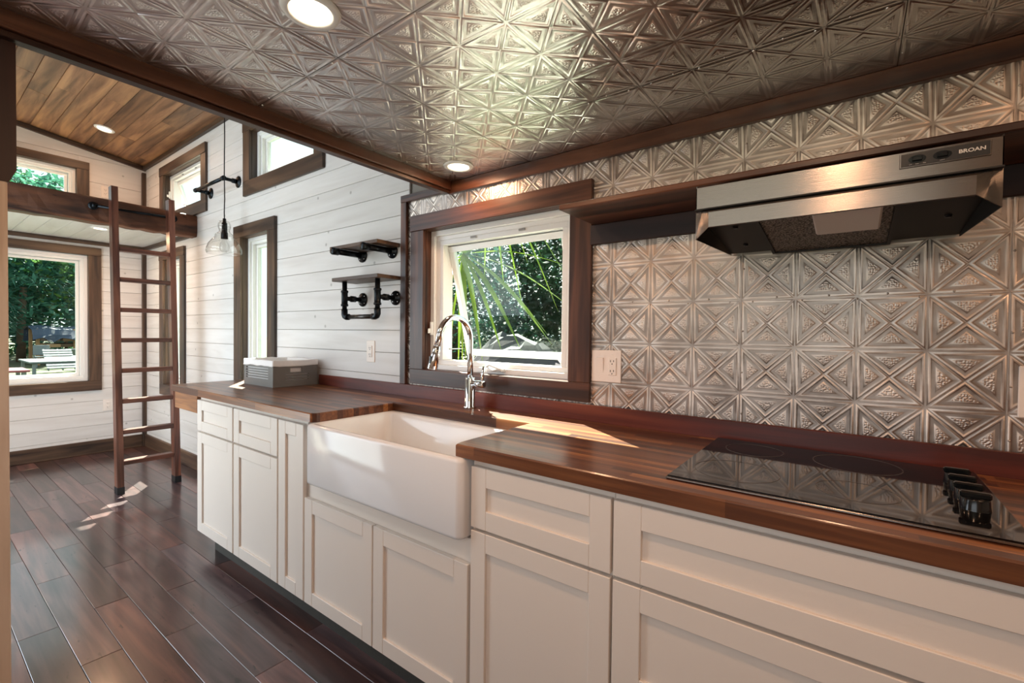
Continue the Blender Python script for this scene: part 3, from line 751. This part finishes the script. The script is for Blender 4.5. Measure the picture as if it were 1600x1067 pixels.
HS = lambda p: Vector((p.x, p.y, p.z + (p.y+.46)*(-.10)))   # the underside slopes down towards the wall
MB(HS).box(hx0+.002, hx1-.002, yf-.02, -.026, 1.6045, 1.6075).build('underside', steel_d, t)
def filt():
    mt, n, b = newmat('aluminium_filter_mesh'); L = n.links.new
    b.inputs['Base Color'].default_value = lin('#8a7d74'); b.inputs['Metallic'].default_value = .9; b.inputs['Roughness'].default_value = .4
    tc = N(n,'ShaderNodeTexCoord'); vo = N(n,'ShaderNodeTexVoronoi'); vo.inputs['Scale'].default_value = 230; L(tc.outputs['Object'], vo.inputs[0])
    bp = N(n,'ShaderNodeBump'); bp.inputs['Strength'].default_value = 1; bp.inputs['Distance'].default_value = .004; L(vo.outputs[0], bp.inputs['Height']); L(bp.outputs[0], b.inputs['Normal'])
    rp = N(n,'ShaderNodeValToRGB'); rp.color_ramp.elements[0].position=.15; rp.color_ramp.elements[1].position=.7; rp.color_ramp.elements[0].color = lin('#b4a79d'); rp.color_ramp.elements[1].color = lin('#241a17'); L(vo.outputs[0], rp.inputs[0]); L(rp.outputs[0], b.inputs['Base Color'])
    return mt
f_ = MB(HS).box(.098, .366, -.43, -.035, 1.594, 1.604, .001).build('filter', filt(), t)
MB(HS).box(.092, .100, -.43, -.035, 1.590, 1.604).box(.366, .374, -.43, -.035, 1.590, 1.604).box(.1, .366, -.041, -.035, 1.590, 1.604).build('filter_frame', steel_d, f_)
MB(HS).box(.214, .345, -.43, -.22, 1.582, 1.5935, .004).build('lamp_lens', lensm, t)
for x, y in ((.03, -.12), (.035, -.3), (.47, -.2)):
    MB().lathe([(.0001,-.004),(.006,-.004),(.007,0)], (x, y, 1.604-(y+.46)*.1), 10).build('screw', darkpipe, t)
for x0 in (.092, .374): pass
# control panel
cp = MB().box(.366, .498, yf-.0025, yf+.002, 1.634, 1.664, .001).build('control_panel', STEEL, t)
MB().box(.3685, .4955, yf-.0032, yf-.0026, 1.6362, 1.6618, 0).build('black_face', plain('panel_black', '#141110', .4), cp)
for x in (.393, .430):
    mb = MB(); mb.prism([(x+.0135*math.cos(a), 1.649+.0078*math.sin(a)) for a in [2*math.pi*i/20 for i in range(20)]], lambda p: (p[0], yf-.0046, p[1]), lambda p: (p[0], yf-.0033, p[1]))
    mb.box(x-.008, x+.008, yf-.008, yf-.004, 1.6445, 1.6535, .0015); mb.build('rocker_switch', blackpl, t)
def text_mesh(txt, size, name, mat, parent, loc, rot, ext=.0003, sx=1.0, off=0):
    cu = bpy.data.curves.new(name, 'FONT'); cu.body = txt; cu.size = size; cu.extrude = ext; cu.offset = off; cu.align_x = 'CENTER'; cu.align_y = 'CENTER'
    to = bpy.data.objects.new(name+'_tmp', cu); C.objects.link(to)
    dg = bpy.context.evaluated_depsgraph_get(); me = bpy.data.meshes.new_from_object(to.evaluated_get(dg)); bpy.data.objects.remove(to)
    me.materials.clear(); me.materials.append(mat)
    o = bpy.data.objects.new(name, me); C.objects.link(o); o.parent = parent; o.location = Vector(loc) - wloc(parent); o.rotation_euler = rot; o.scale = (sx, 1, 1)
    return o
text_mesh('BROAN', .0095, 'lettering', plain('silver_print', '#d8d2cc', .3, .6), cp, (.4715, yf-.0036, 1.6492), (R(90), 0, 0), sx=1.15, off=.00022)
for x, s_ in ((.383, 'OFF'), (.393, 'FAN'), (.404, 'ON'), (.430, 'LIGHT')):
    text_mesh(s_, .0026, 'lettering', plain('small_print', '#a9a39d', .4), cp, (x, yf-.0036, 1.6392), (R(90), 0, 0))

# ---- electrical plates
def outlet_face(mb_parent, u, z, fn, w_=.017, mat=plate):
    o = MB(fn).box(u-w_, u+w_, -.0085, -.004, z-.034, z+.034, .002).build('socket', mat, mb_parent)
    for dz in (-.019, .019):
        MB(fn).box(u-.0078, u-.0056, -.0092, -.0078, z+dz-.002, z+dz+.006).build('slot', blackpl, o)
        MB(fn).box(u+.0050, u+.0072, -.0092, -.0078, z+dz-.001, z+dz+.006).build('slot', blackpl, o)
        MB(fn).lathe([(.0001,-.0092),(.0023,-.0092),(.0023,-.0078)], (u-.0003, 0, z+dz-.0085), 10, 1).build('slot', blackpl, o)
    return o
def screws(parent, fn, pts):
    for u, z in pts: MB(fn).lathe([(.0001,-.0058),(.002,-.0058),(.0026,-.0046)], (u, 0, z), 8, 1).build('screw', plate, parent)
t = thing('switch_plate', 'white double plate with rocker switch and socket on the tin wall', 'switch', (-.475, -.006, 1.168))
fw_ = lambda p: Vector((p.x, p.y-.0045, p.z))
MB(fw_).box(-.537, -.413, -.005, 0, 1.106, 1.231, .002).build('plate', plate, t)
MB(fw_).prism([(-.0045, 1.137), (-.011, 1.200), (-.0045, 1.202)], lambda p: (-.518, p[0], p[1]), lambda p: (-.486, p[0], p[1])).build('rocker', plate, t)
outlet_face(t, -.448, 1.168, fw_)
screws(t, fw_, [(-.502, 1.123), (-.502, 1.214), (-.448, 1.123), (-.448, 1.214)])
t = thing('wall_outlet', 'white socket on the tin wall at the right edge of the counter', 'outlet', (.665, -.006, 1.16))
MB(fw_).box(.628, .705, -.005, 0, 1.098, 1.226, .002).build('plate', plate, t); outlet_face(t, .6665, 1.162, fw_)
t = thing('wall_outlet', 'white socket on the planks below the pipe shelves', 'outlet', (-1.967, 0, 1.178))
MB(FR).box(-2.005, -1.929, -.005, 0, 1.115, 1.241, .002).build('plate', plate, t); outlet_face(t, -1.967, 1.178, FR); screws(t, FR, [(-1.967, 1.178)])
t = thing('wall_outlet', 'white socket low on the end wall beside the ladder', 'outlet', (XF, -.32, .49))
MB(FE).box(-.365, -.285, -.005, 0, .43, .55, .002).build('plate', plate, t); outlet_face(t, -.325, .49, FE)
t = thing('wall_outlet', 'small white socket on the end wall above the loft', 'outlet', (XF, -.34, 2.72))
MB(FE).box(-.372, -.302, -.005, 0, 2.66, 2.775, .002).build('plate', plate, t); outlet_face(t, -.337, 2.718, FE)

# ---- recessed lights
def can(label, loc, nrm=(0,0,-1), r=.066, e=14, group=None):
    t = thing('recessed_light', label, 'ceiling light', loc, group)
    q = Vector(nrm).to_track_quat('Z', 'Y').to_matrix()
    f = lambda p: q @ p + Vector(loc)
    mb = MB(f); mb.lathe([(r*.70,-.02),(r*.70,.0045),(r*.76,.008),(r*.96,.0055),(r,.0)], (0,0,0), 40); mb.build('trim_ring', trimwhite, t)
    mb = MB(f); mb.lathe([(.0001,.0022),(r*.6,.0022),(r*.705,.001)], (0,0,0), 40); mb.build('lens', LENS, t)
    n_ = Vector(nrm)
    lamp('can_lamp', 'AREA', Vector(loc)+n_*.012, e, WARM, nrm, shape='DISK', size=r*1.3)
CZ = ZC-.004
can('round ceiling light nearest the camera in the tin ceiling', (-.72, -1.088, CZ), e=5)
can('round ceiling light in the tin corner above the kitchen window', (-1.122, -.168, CZ), e=2.6)
can('round ceiling light above the cooktop end', (.25, -1.09, CZ), e=4)
can('round ceiling light over the counter end', (.95, -.60, CZ), e=3.6)
can('round ceiling light behind the camera', (1.1, -1.6, CZ), e=3.2)
sn_ = Vector((0, -.154, -1)).normalized()
can('round light in the sloping wood ceiling', (-5.316, -.487, roof(-.487)-.001), sn_, .075, 6)
can('round light in the white underside of the loft', (-5.12, -.56, 2.189), (0,0,-1), .066, 12)

# ---- pendant
t = thing('pendant_lamp', 'clear glass bell pendant hanging in front of the plank wall', 'pendant lamp', (-3.6, -.14, 1.89))
px, py = -3.61, -.14
MB().tube([(px, py, roof(py)-.03), (px+.003, py, 2.8), (px-.003, py, 2.5), (px, py, 2.42), (px+.004, py, 2.3), (px-.003, py, 2.2), (px, py, 2.135)], .0042, 8).build('cord', cordm, t)
MB().lathe([(.0001,0),(.055,0),(.055,-.02),(.0001,-.028)], (px, py, roof(py)-.006), 24).build('canopy', darkpipe, t)
MB().lathe([(.0001,.03),(.012,.03),(.013,.0),(.02,-.004),(.02,-.075),(.024,-.078),(.024,-.125),(.0001,-.125)], (px, py, 2.12), 20).build('lamp_socket', darkpipe, t)
prof = [(.018,2.135),(.034,2.128),(.044,2.105),(.043,2.08),(.036,2.06),(.040,2.045),(.058,2.03),(.064,2.02),(.062,2.01),(.085,1.985),(.107,1.955),(.120,1.92),(.123,1.895),(.118,1.878)]
pr = [(a, z-2) for a, z in prof] + [(a-.003, z-2) for a, z in prof[::-1]]
MB().lathe(pr, (px, py, 2), 36).build('shade', SHADEGL, t)
MB().lathe([(.012,2.0-2),(.016,1.98-2),(.03,1.955-2),(.034,1.93-2),(.028,1.905-2),(.012,1.89-2),(.0001,1.886-2)], (px, py, 2), 20).build('bulb', SHADEGL, t)
# pipe bracket the cord hangs over
t = thing('pipe_bracket', 'black pipe bracket on the plank wall carrying the pendant cord', 'bracket', (-3.9, 0, 2.49))
zz = 2.485
MB().tube([(-4.237, -.115, zz), (-3.70, -.115, zz)], .0135, 12).build('pipe', darkpipe, t)
for x in (-4.237, -3.70):
    MB().tube([(x, -.115, zz), (x, -.02, zz)], .0135, 12).lathe([(.0001,-.02),(.0175,-.02),(.0175,.02),(.0001,.02)], (x, -.115, zz), 14, 0).lathe([(.0001,-.05),(.019,-.05),(.019,-.02),(.0001,-.02)], (x, 0, zz), 14, 1).build('elbow', darkpipe, t)
    MB().lathe([(.0001,-.014),(.02,-.014),(.022,-.008),(.046,-.007),(.046,-.0005),(.0001,-.0005)], (x, 0, zz), 24, 1).build('flange', darkpipe, t)

# ---- pipe shelves
def flange(x, z, parent):
    f = MB().lathe([(.0001,-.02),(.018,-.02),(.02,-.009),(.040,-.008),(.040,-.0005),(.0001,-.0005)], (x, 0, z), 26, 1).build('flange', darkpipe, parent)
    for a in (45, 135, 225, 315):
        MB().lathe([(.0001,-.0105),(.003,-.0105),(.004,-.0075)], (x+.029*math.cos(R(a)), 0, z+.029*math.sin(R(a))), 8, 1).build('screw', chrome, f)
t = thing('pipe_shelf', 'upper dark wood shelf on two straight black pipes', 'shelf', (-1.93, -.08, 1.76))
MB().box(-2.15, -1.712, -.155, -.001, 1.760, 1.780, .002).build('board', W_X, t)
for x in (-2.05, -1.775):
    MB().tube([(x, -.01, 1.742), (x, -.175, 1.742)], .0165, 14).lathe([(.0001,-.205),(.018,-.205),(.021,-.200),(.021,-.165),(.0001,-.165)], (x, 0, 1.742), 16, 1).build('pipe', darkpipe, t)
    flange(x, 1.742, t)
t = thing('pipe_shelf', 'lower dark wood shelf on a black pipe frame with towel bar', 'shelf', (-1.93, -.08, 1.58))
MB().box(-2.12, -1.700, -.160, -.001, 1.578, 1.598, .002).build('board', W_X, t)
ya_ = -.125; zf_ = 1.481; zl_ = 1.375
for x in (-2.045, -1.745):
    MB().tube([(x, ya_, 1.577), (x, ya_, zl_+.02)], .0135, 14).build('pipe', darkpipe, t)
    MB().tube([(x, -.01, zf_), (x, ya_, zf_)], .0125, 14).lathe([(.0001,-.085),(.018,-.085),(.018,-.055),(.0001,-.055)], (x, 0, zf_), 16, 1).build('pipe_stub', darkpipe, t)
    MB().lathe([(.0001,-.045),(.020,-.045),(.021,-.034),(.0175,-.032),(.0175,.032),(.021,.034),(.020,.045),(.0001,.045)], (x, ya_, zf_), 16).build('tee', darkpipe, t)
    flange(x, zf_, t)
    s_ = 1 if x < -1.9 else -1
    MB().tube([(x, ya_, zl_+.045), (x, ya_, zl_+.015), (x+.006*s_, ya_, zl_+.004), (x+.018*s_, ya_, zl_), (x+.042*s_, ya_, zl_)], .0175, 14).build('elbow', darkpipe, t)
MB().tube([(-2.03, ya_, zl_), (-1.76, ya_, zl_)], .0125, 14).build('towel_bar', plain('bare_iron', '#4a4644', .3, .9), t)

# ---- crate with liner
t = thing('storage_crate', 'grey wooden crate lined with white cloth on the counter', 'crate', (-2.69, -.16, CT))
cx0, cx1, cy0, cy1 = -2.872, -2.492, -.312, -.026; z0 = CT+.0005; z1 = z0+.152; th = .008
lx0 = [(cx0+.035+0, cx1-.035)]
mb = MB()
slots = [(cx0+.03, cx1-.06, z0+.045+.0155*i, z0+.052+.0155*i) for i in range(5)]
for a,b_,c,d in subtract((cx0, cx1, z0, z1), slots): mb.box(a, b_, cy0, cy0+th, c, d)
mb.build('side', crate_g, t)
mb = MB()
for a,b_,c,d in subtract((cx0, cx1, z0, z1), slots): mb.box(a, b_, cy1-th, cy1, c, d)
mb.build('side', crate_g, t)
L2 = cy1-cy0-2*th; ys_ = cy0+th
hs = [(ys_+.07, ys_+L2-.055, z0+.038+.0165*i, z0+.0435+.0165*i) for i in range(3)] + [(ys_+.098, ys_+L2-.098, z0+.088, z0+.113)]
for xe in (cx1-th, cx0):
    mb = MB()
    for a,b_,c,d in subtract((ys_, ys_+L2, z0, z1), hs): mb.box(xe, xe+th, a, b_, c, d)
    # rounded ends of the hand hole
    for ye, sg in ((ys_+.098, -1), (ys_+L2-.098, 1)): pass
    mb.build('end', crate_g, t)
MB().box(cx0+th, cx1-th, cy0+th, cy1-th, z0, z0+.006).build('bottom', crate_g, t)
# liner: inner bag folded over the rim
mb = MB(); rnd = random.Random(5)
def lring(o_, z, amp=0.0):
    pts = rr(cx0-o_, cx1+o_, cy0-o_, cy1+o_, z, max(.006, .004+o_), 4)
    # subdivide straight runs
    outp = []
    for i in range(len(pts)):
        a, b_ = Vector(pts[i]), Vector(pts[(i+1) % len(pts)]); k_ = 8 if (b_-a).length > .1 else 1
        for j in range(k_): outp.append(a+(b_-a)*j/k_)
    return outp
base = lring(0, 0)
nz_ = [rnd.uniform(-1,1) for _ in base]
def lr(o_, z, am=.0015, zam=.002):
    q_ = lring(o_, z); return [Vector((p.x, p.y, p.z+zam*nz_[i])) for i, p in enumerate(q_)]
mb.loft([lr(-.0095, z0+.03, zam=0), lr(-.0105, z1-.01, zam=0), lr(-.009, z1+.006), lr(-.002, z1+.011, zam=.003), lr(.003, z1+.006, zam=.003), lr(.0035, z1-.02), lr(.005, z1-.026, zam=.0035), lr(.002, z1-.026, zam=.0035)], caps=False)
mb.build('cloth_liner', linen, t)
MB().box(cx0+.011, cx1-.011, cy0+.011, cy1-.011, z0+.030, z0+.034).build('liner_bottom', linen, t)

# ================================================================== OUTSIDE
GZ = -.35
gm = plain('yard_ground', '#454d30', .9, noise=.35, nscale=.6)
st(MB().box(-120, 60, -60, 120, GZ-.2, GZ).build('ground', gm), 'pale grassy yard')
def palm_blade(mb, c_, e_, w_, droop=.1, fold=.25):
    c_, e_ = Vector(c_), Vector(e_); d = e_-c_; L_ = d.length; side = d.cross(Vector((0,0,1))); side = side.normalized() if side.length > 1e-4 else Vector((1,0,0))
    upv = side.cross(d).normalized(); n = 10; prev = None
    for i in range(n+1):
        t_ = i/n; p = c_ + d*t_ + Vector((0,0,1))*droop*L_*math.sin(math.pi*t_)
        ww = w_*(.25 + 1.6*t_)*(1 if t_ < .35 else 1-((t_-.35)/.65)**1.6*.97) if t_ < .35 else w_*.81*(1-((t_-.35)/.65)**1.5*.96)
        ww *= .5
        a = mb.v(p-side*ww+upv*ww*fold); m_ = mb.v(p); b_ = mb.v(p+side*ww+upv*ww*fold)
        if prev: mb.face([prev[0], prev[1], m_, a], True); mb.face([prev[1], prev[2], b_, m_], True)
        prev = (a, m_, b_)
FRONDM = leaf('palm_leaf', '#56731c', '#7f9a2e', .4, .35, 6)
t = thing('palm_frond', 'bright green fan palm frond just outside the kitchen window', 'palm frond', (-1.98, .8, 1.86))
cc = (-1.983, .8, 1.862)
ends = [(-1.075,.75,1.46),(-1.10,.6,1.231),(-1.227,.75,1.29),(-1.28,.55,1.189),(-1.421,.55,1.165),(-1.52,.48,1.12),(-1.66,.48,1.10),(-1.80,.6,1.06),(-1.93,.7,1.05),(-2.08,.75,1.06),(-2.25,.7,1.12),(-2.45,.8,1.25),(-2.6,.85,1.5),(-2.7,.85,1.8),(-2.6,.9,2.1),(-2.4,.95,2.4),(-2.15,1.,2.55),(-1.85,.95,2.5),(-1.55,.95,2.42),(-1.3,.9,2.2),(-1.15,.85,1.95),(-1.1,.85,1.7)]
for i, e_ in enumerate(ends):
    mb = MB(); palm_blade(mb, cc, e_, .062 if i < 4 else .044, droop=.06); mb.build('leaf_blade', FRONDM, t, normals=False)
MB().tube([cc, (-2.5, 1.1, .9), (-2.8, 1.3, GZ)], [.008, .012, .02], 8).build('stalk', FRONDM, t)
t = thing('palm_frond', 'second palm frond hanging from above outside the kitchen window', 'palm frond', (-1.78, 1.15, 2.68))
c2 = (-2.05, 1.15, 2.62)
for e_ in [(-1.76,1.,1.62),(-1.62,1.05,1.45),(-1.27,.95,1.44),(-1.55,1.,1.78),(-1.2,1.,1.60),(-1.24,1.1,1.83),(-1.95,1.,1.72),(-1.49,1.1,1.82),(-1.06,1.1,1.75),(-1.15,1.15,2.0),(-2.2,1.1,1.9),(-.85,1.2,2.0),(-.8,1.3,2.3),(-2.4,1.2,2.2)]:
    mb = MB(); palm_blade(mb, c2, e_, .034, droop=.05); mb.build('leaf_blade', FRONDM, t, normals=False)
MB().tube([c2, (-2.7, 1.5, 2.9), (-4.3, 2.2, 2.1), (-4.7, 2.6, GZ)], [.008, .012, .02, .05], 8).build('stalk', FRONDM, t)

BARK = plain('bark', '#5b4a3a', .9, noise=.3, nscale=6)
LEAFS = [leaf('foliage_dark', '#10241a', '#2c5030', .25, .6, 1.2), leaf('foliage_mid', '#1b3c20', '#4f7838', .3, .6, 1.0), leaf('foliage_blue', '#15302a', '#3a6a54', .25, .6, 1.3)]
YARDL = [leaf('wood_dark', '#1b3a25', '#4a7848', .3, .6, 1.2), leaf('wood_mid', '#2b5a30', '#7aa458', .35, .6, 1.0), leaf('wood_blue', '#205044', '#5f9a80', .3, .6, 1.3)]
def tree(label, x, y, h, r, mat, n=2600, leafsize=.14, zlow=.12, seed=0, group=None):
    rnd = random.Random(seed+int(x*10)+int(y*7)); t = thing('tree', label, 'tree', (x, y, GZ), group)
    MB().tube([(x, y, GZ), (x+.1, y, GZ+h*.35), (x-.05, y+.1, GZ+h*.8)], [.14, .1, .03], 8).build('trunk', BARK, t)
    vs = []; fs = []
    lobes = [(Vector((rnd.uniform(-.6,.6)*r, rnd.uniform(-.6,.6)*r, h*rnd.uniform(zlow, .92))), r*rnd.uniform(.35,.7)) for _ in range(16)]
    for i in range(n):
        c_, rad_ = rnd.choice(lobes)
        d = Vector((rnd.gauss(0,1), rnd.gauss(0,1), rnd.gauss(0,.8))).normalized()*rad_*rnd.uniform(.7,1.08)
        p = c_+d
        if p.z < .05: p.z = rnd.uniform(.05, .4)
        a = Vector((rnd.gauss(0,1), rnd.gauss(0,1), rnd.gauss(0,.6))).normalized(); b_ = a.orthogonal().normalized()
        s1 = leafsize*rnd.uniform(.6,1.5); s2 = s1*.42; k_ = len(vs)
        vs += [p-a*s1*.5, p+b_*s2*.5, p+a*s1*.5, p-b_*s2*.5]; fs.append((k_, k_+1, k_+2, k_+3))
    me = bpy.data.meshes.new('foliage'); me.from_pydata([tuple(v) for v in vs], [], fs); me.materials.append(mat)
    o = bpy.data.objects.new('foliage', me); C.objects.link(o); o.parent = t; o['kind'] = 'stuff'
    return t
i = 0
# dense row behind the kitchen window
for x, y, h, r_, mi in [(-2.3,6.2,4.4,1.5,0),(-4.6,7.0,4.6,1.7,0),(-7.0,7.6,4.6,1.8,2),(-9.6,8.6,4.4,1.9,0),(-12.4,10.2,4.4,2.,1),(-3.4,9.2,5.2,1.9,1),(-6.4,10.8,5.4,2.,0)]:
    tree(('dark green','mid green','blue-green')[mi]+' bushy tree in the row outside the kitchen window', x, y, h, r_, LEAFS[mi], 5200, .16, .08, i, '%s trees outside the kitchen window' % ('dark','mid green','blue-green')[mi]); i += 1
# trees beyond the yard seen by the end wall window
for x, y, h, r_, mi in [(-33,-2.5,8,3.2,0),(-34,1.6,9,3.4,2),(-35,5.2,8.5,3.4,1),(-36,9,8,3.4,0),(-40,3.2,11,4.0,0),(-40,-1.5,11,4.0,1),(-34,-7,8.5,3.5,0)]:
    tree(('dark green','mid green','blue-green')[mi]+' tree in the wood beyond the yard', x, y, h, r_, YARDL[mi], 7000, .34, .04, i, '%s trees beyond the yard' % ('dark','mid green','blue-green')[mi]); i += 1
def palm(x, y, h, r_, label):
    t = thing('palm_tree', label, 'palm tree', (x, y, GZ))
    MB().tube([(x, y, GZ), (x+.15, y, GZ+h*.5), (x, y+.1, GZ+h)], [.18, .15, .14], 10).build('trunk', BARK, t)
    rnd = random.Random(int(x*3)); top = Vector((x, y+.1, GZ+h))
    for k_ in range(26):
        a = rnd.uniform(0, 2*math.pi); el = rnd.uniform(-.6, 1.1)
        d = Vector((math.cos(a)*math.cos(el), math.sin(a)*math.cos(el), math.sin(el)))
        hub = top + d*r_*.45; mb = MB()
        s_ = d.cross(Vector((0,0,1))).normalized(); u_ = s_.cross(d)
        mb.tube([top, hub], [.02, .012], 5)
        for q in range(11):
            th_ = R(-75+15*q); dd = (d*math.cos(th_)+s_*math.sin(th_)); e_ = hub+dd*r_*.6+Vector((0,0,-.25*r_*rnd.uniform(.3,1)))
            palm_blade(mb, hub, e_, .07, droop=.12)
        mb.build('frond', YARDL[2], t, normals=False)
palm(-32.0, 2.0, 3.6, 2.6, 'fan palm standing beyond the yard behind the lumber')
palm(-31.0, .0, 2.8, 2.2, 'lower fan palm at the left of the yard')
# lumber rack under a blue tarp
tarp = plain('blue_tarp', '#2d3d52', .6, noise=.2, nscale=3); lumber = [plain('lumber_a', '#a9835c', .8, noise=.2, nscale=4), plain('lumber_b', '#6d5540', .8, noise=.2, nscale=4)]
t = thing('lumber_rack', 'stack of lumber under a blue tarp in the yard', 'lumber stack', (-29, 3.4, GZ))
for y in (2.1, 3.3, 4.5, 5.7):
    for x in (-28.4, -30.2): MB().box(x-.06, x+.06, y-.06, y+.06, GZ, 1.25, .01).build('post', lumber[0], t)
rnd = random.Random(9)
for k_ in range(5):
    for y in range(6):
        y0 = 2.3+.55*y+rnd.uniform(-.06,.06); MB().box(-30.4+rnd.uniform(0,.3), -28.2-rnd.uniform(0,.4), y0, y0+.45, GZ+.25+.27*k_, GZ+.40+.27*k_, .01).build('plank', lumber[rnd.randint(0,1)], t)
mb = MB(); rows_ = []
for j in range(15):
    y = 1.9+4.3*j/14; q = [(-28.0+.1*math.sin(j*1.9), .78+.14*math.sin(j*2.3)), (-28.1, 1.0), (-28.3, 1.22+.03*math.sin(j)), (-29.3, 1.38+.05*math.sin(j*1.3)), (-30.3, 1.24), (-30.5, .7)]
    rows_.append([(x, y, z) for x, z in q])
mb.loft(rows_, close=False, caps=False, smooth=False); o = mb.build('tarp', tarp, t)
sm = o.modifiers.new('thickness', 'SOLIDIFY'); sm.thickness = .02
# yard clutter
pw = plain('weathered_white', '#767d80', .8, noise=.1, nscale=4)
t = thing('bucket', 'white plastic bin in front of the lumber stack', 'bin', (-26.5, 2.75, GZ))
MB().lathe([(.0001,0),(.28,0),(.34,.72),(.37,.73),(.37,.76),(.33,.76),(.27,.04),(.0001,.04)], (-26.5, 2.9, GZ), 20).build('shell', pw, t)
t = thing('chair', 'white plastic garden chair in front of the lumber stack', 'chair', (-27, 1.9, GZ))
for x in (-27.2, -26.8):
    for y in (1.85, 2.25): MB().box(x-.025, x+.025, y-.025, y+.025, GZ, GZ+.42, .005).build('leg', pw, t)
MB().box(-27.25, -26.75, 1.8, 2.3, GZ+.42, GZ+.46, .01).build('seat', pw, t); MB().box(-27.27, -27.22, 1.8, 2.3, GZ+.5, GZ+.92, .01).build('backrest', pw, t)
for (xx, yy, an, lb) in ((-23.2, 2.05, 35, 'grey wooden pallet leaning in the yard, left one'), (-23.4, 2.9, 20, 'grey wooden pallet lying steeply in the yard, right one')):
    t = thing('pallet', lb.replace(', left one', ' nearest the bin').replace(', right one', ' beside the wall corner'), 'pallet', (xx, yy, GZ))
    a_ = R(an)
    for k_ in range(8):
        f = lambda p: Vector((xx - p.x*math.cos(a_), yy+p.y, GZ + .12 + p.x*math.sin(a_)+p.z))
        MB(f).box(.15*k_, .15*k_+.09, -.4, .4, .04, .06).build('slat', pw, t)
    for y_ in (-.38, 0, .34): MB(f).box(0, 1.2, y_, y_+.04, -.04, .04).build('runner', pw, t)
def table(lb, x, y, L_, W_, H_, top_, mat2, nm='work_table', cat='table'):
    t = thing(nm, lb, cat, (x, y, GZ)); MB().box(x-W_/2, x+W_/2, y-L_/2, y+L_/2, GZ+H_-.06, GZ+H_, .01).build('table_top', top_, t)
    for sx in (-1, 1):
        for sy in (-1, 1): MB().box(x+sx*(W_/2-.1)-.04, x+sx*(W_/2-.1)+.04, y+sy*(L_/2-.1)-.04, y+sy*(L_/2-.1)+.04, GZ, GZ+H_-.06, .004).build('leg', mat2, t)
table('long pale grey work table in the yard', -20.5, 1.55, 1.6, 2.2, .62, plain('grey_board', '#565f61', .8, noise=.15, nscale=3), pw)
table('low table with a red and white top in the yard', -17.5, .1, .7, 1.2, .55, plain('red_board', '#8f4a52', .7), pw)
# pale tarp heap outside the kitchen window
hm = MB(); rnd = random.Random(4); G_ = 16; grid_ = []
for i in range(G_+1):
    for_ = []
    for j in range(G_+1):
        u_, v_ = i/G_*2-1, j/G_*2-1; e_ = max(0, 1-(u_*u_+v_*v_)*.8)
        for_.append(hm.v((-3.3+u_*1.3, 3.6+v_*.5, GZ + 1.55*e_**.5*(1-.12*math.sin(u_*3)) + rnd.uniform(-.06,.06)*(e_ > .05))))
    grid_.append(for_)
for i in range(G_):
    for j in range(G_): hm.face([grid_[i][j], grid_[i+1][j], grid_[i+1][j+1], grid_[i][j+1]])
o = hm.build('tarp_heap', plain('pale_tarp', '#2b2f31', .6, noise=.45, nscale=5))
tag(o, 'crumpled pale tarp over a heap outside the kitchen window', 'tarp')
